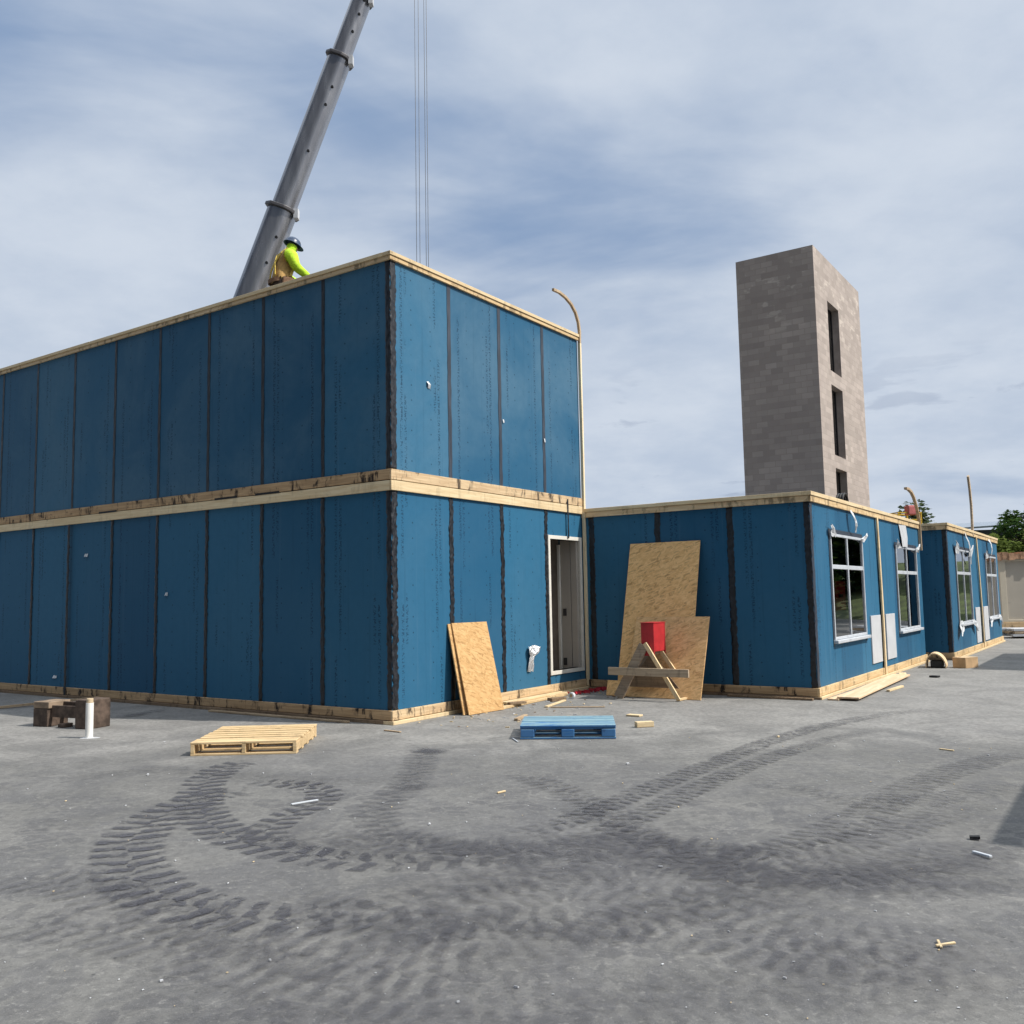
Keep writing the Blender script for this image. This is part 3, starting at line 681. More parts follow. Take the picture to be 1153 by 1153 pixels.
# ================================================================== sheets, stand, pallets and other loose things
def leaning(name, face, O, label, ub, ut, b_in, t_in, z1, th, m, w, cat, shear=0.0, group=None):
    """sheet leaning at a wall: bottom edge starts ub along the wall b_in out, top edge starts ut, t_in out, height z1"""
    a = Vector(P(face, ub, b_in, .004)); b = Vector(P(face, ut, t_in, z1)); 
    e = (Vector(P(face, 1, shear, 0))-Vector(P(face, 0, 0, 0))).normalized(); up = (b-a)
    up2 = up - e*up.dot(e); nrm_ = e.cross(up2).normalized()
    Lh = up.length; upn = up.normalized()
    X = e; Z = upn; Y = nrm_
    o = MB().box((0, -th/2, 0), (w, th/2, Lh)).build(name, m, None, bevel=.002)
    T = Matrix(((X.x, Y.x, Z.x, a.x), (X.y, Y.y, Z.y, a.y), (X.z, Y.z, Z.z, a.z), (0, 0, 0, 1)))
    T = Matrix.Translation(O) @ Matrix.Rotation(YAW, 4, 'Z') @ T
    # keep a pure rotation (board stays rectangular)
    X2 = T.col[0].xyz.normalized(); Z2 = (T.col[2].xyz - X2*T.col[2].xyz.dot(X2)).normalized(); Y2 = Z2.cross(X2)
    Lz = (T.col[2].xyz*Lh).dot(Z2)
    o.matrix_world = Matrix(((X2.x, Y2.x, Z2.x, T.translation.x), (X2.y, Y2.y, Z2.y, T.translation.y), (X2.z, Y2.z, Z2.z, T.translation.z), (0, 0, 0, 1)))
    return tag(o, label, cat, group)
leaning('strand_board', 'S', OA, 'sunlit strand board leaning on the blue wall, foremost of the pair', 1.13, 1.15, .33, .030, 1.21, .018, 'osb_sun', .71, 'board', .10)
leaning('strand_board', 'S', OA, 'strand board mostly hidden behind the sunlit leaning one, its edge showing', 1.09, 1.125, .27, .010, 1.20, .018, 'osb_sun', .66, 'board', .04)
leaning('strand_board', 'L', OB, 'full tall strand board sheet leaning upright on the shaded wall', 1.70, 1.70, .66, .03, 2.38, .016, 'osb_shade', 1.22, 'board', 0)
leaning('strand_board', 'L', OB, 'half strand board sheet standing in front of the tall one, behind the red box', 1.45, 1.49, .83, .375, 1.20, .018, 'red_osb', 1.22, 'board', 0)
leaning('strand_board', 'L', OB, 'small strand board offcut at the left foot of the wooden stand', 2.42, 2.42, .80, .74, .23, .03, 'osb_shade', .60, 'board', 0)

# saw-horse stand (local frame of the middle module: x' out of the shaded wall is -x)
FBm = FB
S = tag(empty('wooden_stand', FB @ Vector((-.86, 2.17, 0)), YAW), 'splayed wooden A-frame stand carrying the red box by the shaded wall', 'stand')
so_ = Vector((-.86, 2.17, 0))
def SB(x, y, z): return Vector((x, y, z))-so_
yF, yR = -.98, -.70   # front and rear frames
mb = MB(); mb.bar(SB(-1.075, 2.22, .80), SB(-1.09, 2.66, .0+.02), .15, .03, Vector((1, 0, 0))); mb.build('leg', 'grey_wood_y', S, bevel=.003)
mb = MB(); mb.bar(SB(-.72, 2.22, .80), SB(-.66, 2.72, .02), .09, .035, Vector((1, 0, 0))); mb.build('leg', 'grey_wood_y', S, bevel=.003)
mb = MB(); mb.bar(SB(-1.075, 2.20, .83), SB(-1.085, 1.68, .0+.02), .06, .035, Vector((1, 0, 0))); mb.build('leg', 'pine_z', S, bevel=.003)
mb = MB(); mb.bar(SB(-.72, 2.14, .74), SB(-.66, 1.66, .02), .06, .035, Vector((1, 0, 0))); mb.build('leg', 'pine_z', S, bevel=.003)
mb = MB(); mb.box(tuple(SB(-1.0, 2.12, .66)), tuple(SB(-.68, 2.28, .70))); mb.build('top_rail', 'grey_wood_y', S, bevel=.003)
mb = MB(); mb.bar(SB(-1.06, 1.70, .022), SB(-.66, 1.68, .022), .05, .03); mb.build('foot_rail', 'pine_x', S, bevel=.003)
mb = MB(); mb.bar(SB(-1.06, 2.66, .022), SB(-.66, 2.70, .022), .05, .03); mb.build('foot_rail', 'pine_x', S, bevel=.003)
mb = MB(); mb.quad([SB(-.85, 2.22, .68), SB(-.85, 2.62, .16), SB(-.85, 1.78, .16)]);
pl = mb.build('gusset', 'brown_y', S); sm = pl.modifiers.new('t', 'SOLIDIFY'); sm.thickness = .02
RB = tag(empty('red_box', FB @ Vector((-.83, 2.17, .702)), YAW), 'tall red box sitting on top of the wooden A-frame stand', 'box')
# open-backed hood: sits on the rail, front skirt hangs over it
mb = MB(); mb.box((-.215, -.105, -.06), (-.196, .105, .42)); mb.box((.166, -.105, -.05), (.185, .105, .42))
mb.box((-.195, .086, .003), (.165, .105, .42)); mb.box((-.195, -.105, .003), (.165, -.086, .42)); mb.box((-.195, -.085, .002), (.165, .085, .02)); mb.build('body', 'red', RB, bevel=.004)
mb = MB(); mb.box((-.222, -.112, .421), (.192, .112, .434)); mb.build('lid', 'red', RB, bevel=.003)
pk = MB(); Lp = 1.30
pk.box((-Lp/2, -.02, -.058), (Lp/2, .02, .058)); pko = pk.build('plank', 'grey_slat', None, bevel=.004)
pp0 = FB @ Vector((-1.145, 2.80, .412)); pp1 = FB @ Vector((-1.145, 1.47, .41)); dd = (pp1-pp0); 
pko.location = (pp0+pp1)/2; pko.rotation_euler = (0, -math.asin(dd.z/dd.length), math.atan2(dd.y, dd.x))
tag(pko, 'long grey-brown plank fixed across the legs of the A-frame stand', 'plank')

def pallet_wood(loc, rz):
    e = tag(empty('pallet', loc, rz), 'bare new pine pallet lying on the concrete before the shaded wall', 'pallet')
    for k, x in enumerate((-.515, 0, .515)):
        MB().box((x-.019, -.60, .022), (x+.019, .60, .112)).build('stringer', 'pallet_wood', e, bevel=.003)
    rs = random.Random(4)
    y = -.60
    for k in range(8):
        w = .14 if k in (0, 7) else .095
        yy = -.60 + (1.2-w)*k/7
        MB().box((-.535+rs.uniform(-.006, .006), yy, .114), (.535+rs.uniform(-.006, .006), yy+w, .134+rs.uniform(0, .003))).build('deck_board', 'pallet_wood', e, bevel=.003)
    for yy in (-.60, -.30, .0, .30, .50): MB().box((-.535, yy, .0), (.535, yy+.1, .020)).build('bottom_board', 'pallet_wood', e, bevel=.003)
pallet_wood((-2.80, 10.10, 0), R_(2.5))
def pallet_blue(loc, rz):
    e = tag(empty('pallet', loc, rz), 'worn blue painted pallet lying before the leaning strand boards', 'pallet')
    for x in (-.44, 0, .44):
        for y in (-.34, 0, .34): MB().box((x-.075 if x else -.07, y-.06, .024), (x+.075 if x else .07, y+.06, .108)).build('block', 'blue_pallet', e, bevel=.008)
    for y in (-.34, 0, .34): MB().box((-.52, y-.05, .110), (.52, y+.05, .127)).build('stringer_board', 'blue_pallet', e, bevel=.003)
    rs = random.Random(9)
    for k in range(7):
        y0 = -.40+.80*k/7
        MB().box((-.52, y0, .129), (.52, y0+.095, .148+rs.uniform(0, .003))).build('deck_board', 'blue_pallet', e, bevel=.003)
    for y in (-.40, -.05, .30): MB().box((-.52, y, .003), (.52, y+.10, .022)).build('bottom_board', 'blue_pallet', e, bevel=.003)
pallet_blue((.59, 10.53, 0), R_(-4))

pv = tag(empty('stub_pipe', (-4.99, 10.90, 0)), 'short white plastic pipe standing up out of the concrete', 'pipe')
MB().tube([(0, 0, -.02), (0, 0, .405)], .043, 24).build('pipe', 'pvc', pv, smooth=False)
MB().tube([(0, 0, .405), (0, 0, .455)], .038, 20).build('cap', 'pvc_cap', pv, bevel=.006)
mb = MB(); rs = random.Random(2)
prev = None; c0 = len(mb.v); mb.v.append((0, 0, .012))
for k in range(16):
    a = 2*math.pi*k/16; r = rs.uniform(.055, .10); mb.v.append((r*1.3*math.cos(a), r*math.sin(a), .002))
for k in range(16): mb.f.append((c0, c0+1+k, c0+1+(k+1) % 16)); mb.mi.append(0)
mb.build('grout_collar', 'panel_white', pv)

st = tag(empty('steel_bracket', (-5.72, 11.98, 0), R_(-24)), 'rusty steel bracket with raised end blocks lying behind the white pipe', 'bracket')
MB().box((-.50, -.16, .0), (-.24, .16, .23)).build('end_block', 'rust', st, bevel=.01)
MB().box((-.50, -.16, .232), (-.22, .17, .315)).build('cap_block', 'rust_light', st, bevel=.008)
mb = MB(); mb.box((-.239, -.11, .12), (.26, -.08, .27)); mb.box((-.239, .06, .12), (.26, .10, .30)); mb.build('web', 'rust', st, bevel=.005)
MB().box((.262, -.17, .0), (.50, .17, .36)).build('end_block', 'rust', st, bevel=.01)
mb = MB(); mb.box((-.05, -.16, .0), (.06, -.02, .05)); mb.build('wedge', 'rust', st, bevel=.006)

def board(name, m, a, b, w, t, label, cat, z=None, group=None):
    a, b = Vector(a), Vector(b); L = (b-a).length
    o = MB().box((-L/2, -w/2, 0), (L/2, w/2, t)).build(name, m, None, bevel=.003)
    o.location = (a+b)/2; d = b-a
    o.rotation_euler = (0, -math.asin(d.z/L), math.atan2(d.y, d.x))
    return tag(o, label, cat, group)
def AL(u, d, z=0): return Matrix.Translation(OA) @ (Matrix.Rotation(YAW, 4, 'Z') @ Vector(P('S', u, d, z)))
def LL_(u, d, z=0): return Matrix.Translation(OA) @ (Matrix.Rotation(YAW, 4, 'Z') @ Vector(P('L', u, d, z)))
def BL(u, d, z=0): return FB @ Vector(P('S', u, d, z))
M['lath_x'] = wood('lath_wood_x', (.50, .38, .25), (.34, .24, .15), 0, .2)
board('lath', 'lath_x', (-8.0, 13.95, .005), (-6.75, 15.15, .03), .06, .035, 'long weathered lath on the ground leading in from the left edge', 'lath')
board('lath', 'lath_x', at(95, 789)+Vector((0, 0, .005)), at(147, 783)+Vector((0, 0, .02)), .07, .04, 'short lath with a pale end by the left sill', 'lath')
board('lath', 'lath_x', LL_(.6, .16, .003), LL_(3.3, .19, .003), .06, .025, 'brown lath lying along the foot of the shaded wall', 'lath')
board('board', 'pale_top', AL(1.95, .16, .003), AL(4.1, .12, .003), .13, .038, 'pale board lying right against the sill beside the doorway', 'board')
board('board', 'pine_x', AL(1.75, .34, .003), AL(3.75, .22, .003), .09, .035, 'pale board lying outermost of those along the sill by the doorway', 'board')
board('board', 'pale_top', AL(2.1, .23, .042), AL(3.3, .20, .040), .08, .03, 'short pale board resting on the other boards by the sill', 'board')
board('wood_scrap', 'brown_y', AL(2.10, .30, .04), AL(2.34, .42, .04), .10, .03, 'brown wood scrap near the foot of the leaning boards', 'scrap')
board('wood_scrap', 'brown_y', AL(2.95, .45, .003), AL(3.2, .55, .003), .12, .05, 'dark brown scrap on the concrete near the doorway', 'scrap')
board('wood_scrap', 'lath_x', at(620, 797)+Vector((0, 0, .003)), at(681, 796.5)+Vector((0, 0, .003)), .03, .012, 'thin brown stick lying behind the blue pallet', 'scrap')
board('wood_scrap', 'pale_top', AL(2.3, .80, .003), AL(3.1, .62, .003), .05, .02, 'pale stick lying between the blue pallet and the sill', 'scrap')
board('wood_scrap', 'lath_x', at(581, 812)+Vector((0, 0, .003)), at(592, 807)+Vector((0, 0, .003)), .05, .03, 'small wood scrap off the back left corner of the blue pallet', 'scrap')
board('wood_block', 'pale_top', at(716, 819)+Vector((0, 0, .003)), at(735, 818)+Vector((0, 0, .003)), .09, .06, 'pale wood block on the concrete right of the blue pallet', 'block')
board('wood_scrap', 'pale_top', at(707, 806)+Vector((0, 0, .003)), at(722, 807)+Vector((0, 0, .003)), .10, .02, 'pale wood chip behind the small block, right of the blue pallet', 'scrap')
board('wood_scrap', 'lath_x', at(433, 823)+Vector((0, 0, .003)), at(451, 825)+Vector((0, 0, .003)), .03, .012, 'thin dark stick in front of the tall building corner', 'scrap')
board('plywood_strip', 'ply', BL(-.02, .42, .03), BL(4.05, .30, .03), .30, .025, 'wide plywood strip lying along the sunlit foot of the middle module', 'plywood')
board('wood_scrap', 'ply', BL(-.05, .22, .003), BL(1.2, .25, .003), .16, .022, 'plywood offcut under the near end of the plywood strip', 'scrap')
board('wood_scrap', 'pale_top', BL(4.1, .32, .003), BL(4.55, .22, .003), .12, .04, 'pale offcut at the far end of the plywood strip', 'scrap')
board('wood_scrap', 'pale_top', at(1000, 779)+Vector((0, 0, .003)), at(1016, 774)+Vector((0, 0, .003)), .05, .03, 'splintered scrap beside the middle of the plywood strip', 'scrap')
board('lath', 'brown_y', FB @ Vector((-.16, 1.3, .003)), FB @ Vector((-.18, .02, .003)), .07, .03, 'brown lath along the shaded foot of the middle module', 'lath')
# debris on the open slab
board('stick', 'vinyl', at(328, 907)+Vector((0, 0, .003)), at(358, 902)+Vector((0, 0, .003)), .018, .012, 'white stick lying across the loop of tyre marks', 'stick')
board('stick', 'pale_top', at(1054, 1067)+Vector((0, 0, .003)), at(1076, 1066)+Vector((0, 0, .012)), .014, .010, 'pale twig lying at the lower right', 'stick')
board('stick', 'pale_top', at(1056, 1061)+Vector((0, 0, .003)), at(1060, 1069)+Vector((0, 0, .003)), .012, .010, 'short pale splinter crossing the twig at the lower right', 'stick')
board('stick', 'vinyl', at(1096, 961)+Vector((0, 0, .003)), at(1116, 968)+Vector((0, 0, .010)), .022, .014, 'white splinter beside the black scrap on the right', 'stick')
board('rubber_scrap', 'black', at(1092, 945)+Vector((0, 0, .003)), at(1104, 946)+Vector((0, 0, .008)), .04, .018, 'black rubber scrap near the right shadow', 'scrap')
board('stick', 'pale_top', at(560, 894)+Vector((0, 0, .003)), at(569, 892)+Vector((0, 0, .004)), .016, .012, 'pale splinter on the open concrete in front of the blue pallet', 'stick')
board('stick', 'vinyl', at(577, 832)+Vector((0, 0, .003)), at(583, 836)+Vector((0, 0, .003)), .014, .01, 'tiny white splinter at the front left corner of the blue pallet', 'stick')
board('stick', 'pale_top', at(1058, 844)+Vector((0, 0, .003)), at(1074, 846)+Vector((0, 0, .003)), .02, .01, 'thin pale stick on the slab at the right, before the windows', 'stick')
board('rubber_scrap', 'black', at(1048, 762.5)+Vector((0, 0, .003)), at(1057, 763)+Vector((0, 0, .003)), .12, .03, 'dark scrap on the ground before the plywood arch', 'scrap')

# red ratchet strap heap in the corner
rs = random.Random(12); mb = MB()
def AG(u, d, z): return Vector((u, -d, z))
for k in range(5):
    pts = []; u, d = 3.75+.32*k*.9, .32+.06*(k % 3)
    for i in range(12):
        pts.append(AG(u+i*.035+rs.uniform(-.03, .03), d+rs.uniform(-.09, .09), .012+.035*abs(math.sin(i*1.3+k))))
    mb.strip(pts, (0, .25, 1), .006, .035)
sp = tag(mb.build('ratchet_strap', 'red_dark', None), 'tangled red strap lying in the corner where the two buildings meet', 'strap')
sp.location = OA; sp.rotation_euler = (0, 0, YAW)
e = tag(empty('tape_roll', at(644, 787)+Vector((0, 0, .05)), R_(60)), 'small white tape roll among the red strap', 'tape roll')
MB().tube([(-.03, 0, 0), (.03, 0, 0)], .05, 18).build('roll', 'white_film', e, bevel=.008)
MB().tube([(-.032, 0, 0), (.032, 0, 0)], .025, 14).build('core', 'cardboard', e)

# bent plywood arch and cardboard carton by the far module
ar = tag(empty('plywood_arch', (8.44, 18.56, 0), R_(62)), 'curled half-round pale plywood piece in the gap between the modules', 'plywood')
mb = MB()
pts = [(0, .18*math.cos(t), .02+.28*math.sin(t)*(1+.12*math.cos(t+.6))) for t in [math.pi*k/14 for k in range(-1, 16)]]
mb.strip([(0, y, max(z, .01)) for _, y, z in pts], (1, 0, 0), .02, .55); mb.build('shell', 'card_pale', ar)
mb = MB(); mb.box((-.2, -.13, .01), (.18, .10, .14)); mb.build('hollow_shade', 'dark_room', ar, bevel=.02)  # dark block added as painted shade in the hollow of the arch
cb = tag(empty('carton', (8.92, 18.36, 0), R_(30)), 'brown cardboard carton at the corner of the farther module', 'carton')
MB().box((-.20, -.14, 0), (.20, .14, .20)).build('body', 'cardboard', cb, bevel=.006)
mb = MB(); mb.box((-.20, -.142, .201), (-.01, .142, .207)); mb.box((.01, -.142, .201), (.20, .142, .207)); mb.build('flap', 'card_pale', cb)

# hose coil on the roof of the middle module
hc = tag(empty('hose_coil', FB @ Vector((2.9, .22, 2.99)), YAW), 'coil of dark hose standing on the middle roof edge', 'hose')
mb = MB()
for k in range(3):
    mb.tube([(.17*math.cos(t)+.01*k, .05*k, .10+.15*math.sin(t)) for t in [2*math.pi*i/20 for i in range(21)]], .022, 8)
mb.build('coil', 'black', hc, smooth=True)
mb = MB(); mb.tube([(-.28, .05, .03), (-.5, .1, .03), (-.7, .06, .03)], .022, 8); mb.build('tail', 'black', hc, smooth=True)

# ================================================================== far right: unwrapped beige module, lumber, canopy, trees
BG = tag(empty('site_module', (17.30, 32.7, 0), R_(-2)), 'unwrapped beige boarded module end with torn brown top at the right edge', 'building')
M['beige'] = plain('beige_board', (.52, .47, .38), .8, var=.05, scale=1.5); M['beige_in'] = plain('beige_inner', (.42, .385, .33), .85, var=.05, scale=1.2)
mb = MB(); mb.box((0, 0, .36), (.22, 5.0, 2.58)); mb.box((.22, 0, 2.50), (3.0, 5.0, 2.58)); mb.box((.22, 0, .36), (3.0, 5, .44)); mb.box((2.8, 0, .44), (3.0, 5, 2.5)); mb.build('frame', 'beige', BG, bevel=.01)
MB().box((.222, .06, .442), (2.79, 4.98, 2.498)).build('wall', 'beige_in', BG)
mb = MB(); mb.box((-.05, -.03, .10), (3.05, 5.0, .355)); mb.build('base_sill', 'beam_x', BG, bevel=.01)
rs = random.Random(21); mb = MB()
for k in range(15):
    u = -.1+k*.21; mb.box((u, -.05-rs.uniform(0, .05), 2.585-rs.uniform(0, .07)), (u+.205, 4.9, 2.74+rs.uniform(-.03, .12)))
mb.build('torn_cover', plain('torn_brown_cover', (.40, .24, .15), .9, var=.45, scale=4), BG)
mb = MB(); mb.box((.4, .1, 0), (.7, 4.9, .098)); mb.box((2.3, .1, 0), (2.6, 4.9, .098)); mb.build('skid', 'black', BG)
LS = tag(empty('lumber_stack', (15.4, 29.0, 0), R_(-6)), 'low stack of pale grey boards before the beige module', 'lumber')
rs = random.Random(5)
for k in range(3):
    for j in range(5):
        MB().box((0+rs.uniform(-.1, .1), -.5+j*.2, .06+k*.085), (5+rs.uniform(-.2, .2), -.5+j*.2+.185, .06+k*.085+.07)).build('board', 'grey_slat' if k % 2 else 'panel_white', LS, bevel=.004)
mb = MB(); mb.box((.4, -.5, 0), (.5, .5, .058)); mb.box((3.9, -.5, 0), (4.0, .5, .058)); mb.build('bearer', 'brown_y', LS)

SH = tag(empty('canopy_building', (34.5, 62, 0), R_(-9)), 'low far building with a flat grey-blue roof beside the bushes', 'building')
M['roof_grey'] = plain('roof_grey', (.24, .28, .33), .5, .2); M['fascia'] = plain('dark_fascia', (.035, .038, .05), .6); M['wall_brown'] = plain('brown_brick', (.19, .14, .11), .9, var=.3, scale=5)
mb = MB(); mb.quad([(-6.5, -.2, 5.62), (8, -.2, 6.25), (8, 9, 6.9), (-6.5, 9, 6.5)]); o = mb.build('roof', 'roof_grey', SH); s_ = o.modifiers.new('t', 'SOLIDIFY'); s_.thickness = .12
MB().box((-6.3, 0, 5.0), (8, .2, 5.55)).build('fascia', 'fascia', SH)
MB().box((-6.0, .25, 0), (7.8, 8.8, 5.0)).build('wall', 'wall_brown', SH)

def leaf(name, a, b):
    def f(n):
        o = n.obj(); k = n.noise(o, .9, 3); k2 = n.noise(o, 9, 2)
        c = n.mix(n.step(k, .35, .65), a, b); c = n.mix(n.step(k2, .4, .7, 0, .5), c, tuple(x*.6 for x in a))
        d = n.n('ShaderNodeBsdfDiffuse', {0: c}); t = n.n('ShaderNodeBsdfTranslucent', {0: n.mix(.5, c, (.10, .14, .02))})
        return n.n('ShaderNodeMixShader', {0: .3, 1: d, 2: t})
    return mat(name, f)
M['leaf_dark'] = leaf('dark_leaves', (.035, .07, .025), (.065, .13, .045)); M['leaf_light'] = leaf('light_leaves', (.15, .20, .05), (.25, .31, .10)); M['leaf_grey'] = leaf('grey_green_leaves', (.055, .075, .05), (.09, .12, .08))
M['bark'] = wood('bark', (.12, .09, .065), (.06, .045, .035), 2, 0)
def crown_mesh(blobs, n, size, seed):
    rs = random.Random(seed); mb = MB(); tot = sum(b[3]**2 for b in blobs)
    for (x, y, z, r) in blobs:
        for _ in range(int(n*r*r/tot)):
            d = Vector((rs.gauss(0, 1), rs.gauss(0, 1), rs.gauss(0, 1))).normalized()*(r*rs.uniform(.35, 1.12))
            d.z *= .85; p = Vector((x, y, z))+d
            q = Matrix.Rotation(rs.uniform(0, 6.28), 3, 'Z') @ Matrix.Rotation(rs.uniform(-1.2, 1.2), 3, 'X'); s = size*rs.uniform(.6, 1.3)
            mb.quad([p+q @ Vector(v) for v in ((-.5*s, 0, 0), (0, -.28*s, .06*s), (.5*s, 0, 0), (0, .28*s, .06*s))])
    return mb
def tree(name, loc, h, rad, m, label, seed, n=2600, size=.3, group=None, cat='tree', low=.35):
    rs = random.Random(seed)
    e = tag(empty(name, loc), label, cat, group)
    mb = MB(); mb.tube([(0, 0, 0), (.05*rad, 0, h*.3), (-.04*rad, .05, h*.6), (0, 0, h*.85)], [h*.035, h*.026, h*.016, h*.006], 8)
    bl = []
    for k in range(11):
        a = rs.uniform(0, 6.28); z = h*rs.uniform(low, .86); rr = rad*(1.0-.55*abs(z/h-.5))*rs.uniform(.3, .8)
        c = (rr*math.cos(a), rr*math.sin(a), z); bl.append((*c, rad*rs.uniform(.26, .46)))
        mb.tube([(0, 0, z*.72), (c[0]*.6, c[1]*.6, z*.92), c], [h*.012, h*.007, h*.003], 6)
    bl.append((0, 0, h*.88, rad*.3))
    mb.build('trunk', 'bark', e)
    crown_mesh(bl, n, size, seed+1).build('crown', m, e)
    return e
tree('leafy_tree', (26.0, 60, 0), 7.7, 2.1, 'leaf_grey', 'small grey-green tree top beyond the middle module roof', 31, 1500, .36, low=.55)
bank = MB()
gx = [20+3*i for i in range(14)]; g = []
rs = random.Random(3)
for j in range(7):
    row = []
    for i, x in enumerate(gx):
        row.append(len(bank.v)); bank.v.append((x+(0 if i else -1), 40+3.5*j, (3.3*min(1, (j+.0)/3)+rs.uniform(-.15, .15))*min(1, i/1.5)-.05))
    g.append(row)
for j in range(6):
    for i in range(13): bank.f.append((g[j][i], g[j][i+1], g[j+1][i+1], g[j+1][i])); bank.mi.append(0)
M['grass_bank'] = plain('grass_bank', (.085, .11, .04), .95, var=.4, scale=1.2)
tag(bank.build('hillside', 'grass_bank', None, smooth=True), kind='structure')
BS = [((26.0, 47.0, 2.5), 3.1, 1.5, 'leaf_dark', 'dark green bushy tree at the right, nearest the canopy roof'), ((28.0, 46.2, 2.6), 3.5, 1.8, 'leaf_dark', 'taller dark green tree at the right edge'),
      ((31.0, 47.5, 2.8), 3.6, 2.0, 'leaf_dark', 'dark tree on the bank outside the right edge')]
for i, (l, h, r, m, lab) in enumerate(BS): tree('leafy_tree', l, h, r, m, lab, 50+i, 2600, .22, 'trees on the right bank', low=.3)
SBs = [((23.1, 44.2, 1.5), 2.7, 1.4, 'leaf_light', 'light green shrub at the left end of the right bank'), ((24.7, 43.6, 1.4), 2.9, 1.5, 'leaf_light', 'light green shrub under the dark trees at the right edge'), ((26.8, 43.8, 1.3), 2.6, 1.5, 'leaf_light', 'light green shrub on the bank outside the right edge')]
for i, (l, h, r, m, lab) in enumerate(SBs): tree('shrub', l, h, r, m, lab, 70+i, 2600, .20, 'shrubs on the right bank', 'shrub', low=.1)
# tree line along the right side of the yard; the windows mirror it
base = tree('leafy_tree', (31, 27, 0), 11, 4.2, 'leaf_dark', 'tall dark tree right of the yard', 90, 4200, .55, 'tree line right of the yard', low=.12)
for i, (x, y, s, rz) in enumerate(((35, 35, 1.1, 1), (32, 19, .9, 2.2), (40, 43, 1.15, 3.3), (38, 29, 1.2, 4.1), (37, 21, 1.1, 5.2), (45, 36, 1.3, .4))):
    c = base.copy(); C.objects.link(c); c.location = (x, y, 0); c.scale = (s, s, s); c.rotation_euler = (0, 0, rz)
    c['label'] = 'tall dark tree in the row right of the yard'
    for ch in list(base.children):
        d = ch.copy(); C.objects.link(d); d.parent = c
base['label'] = 'tall dark tree in the row right of the yard'

# work platform of a lift peeking over the middle roof
LF = tag(empty('boom_lift', (12.85, 30, 0), R_(10)), 'red and yellow work lift top peeking over the middle module roof', 'lift')
MB().box((-1.1, -.8, .35), (1.1, .8, 1.2)).build('chassis', 'crane_yellow', LF, bevel=.05)
for x in (-.75, .75):
    for y in (-.8, .8): MB().tube([(x, y-.14, .38), (x, y+.14, .38)], .38, 18).build('wheel', 'black', LF, bevel=.03)
MB().bar((.0, 0, 1.2), (.0, 0, 3.5), .35, .35, Vector((1, 0, 0))).build('mast', 'crane_yellow', LF, bevel=.02)
mb = MB(); mb.box((-.45, -.4, 3.5), (.4, .4, 3.56)); 
for z in (3.80, 4.03): mb.box((-.45, -.4, z), (.4, -.36, z+.04)); mb.box((-.45, .36, z), (.4, .4, z+.04)); mb.box((-.45, -.36, z), (-.41, .36, z+.04)); mb.box((.36, -.36, z), (.4, .36, z+.04))
for x in (-.44, .36):
    for y in (-.395, .355): mb.box((x, y, 3.56), (x+.04, y+.04, 4.03))
mb.build('basket', 'crane_yellow', LF)
mb = MB(); mb.box((-.1, -.45, 3.98), (.25, -.2, 4.28)); mb.build('control_box', plain('faded_red', (.50, .14, .13), .6), LF, bevel=.03)

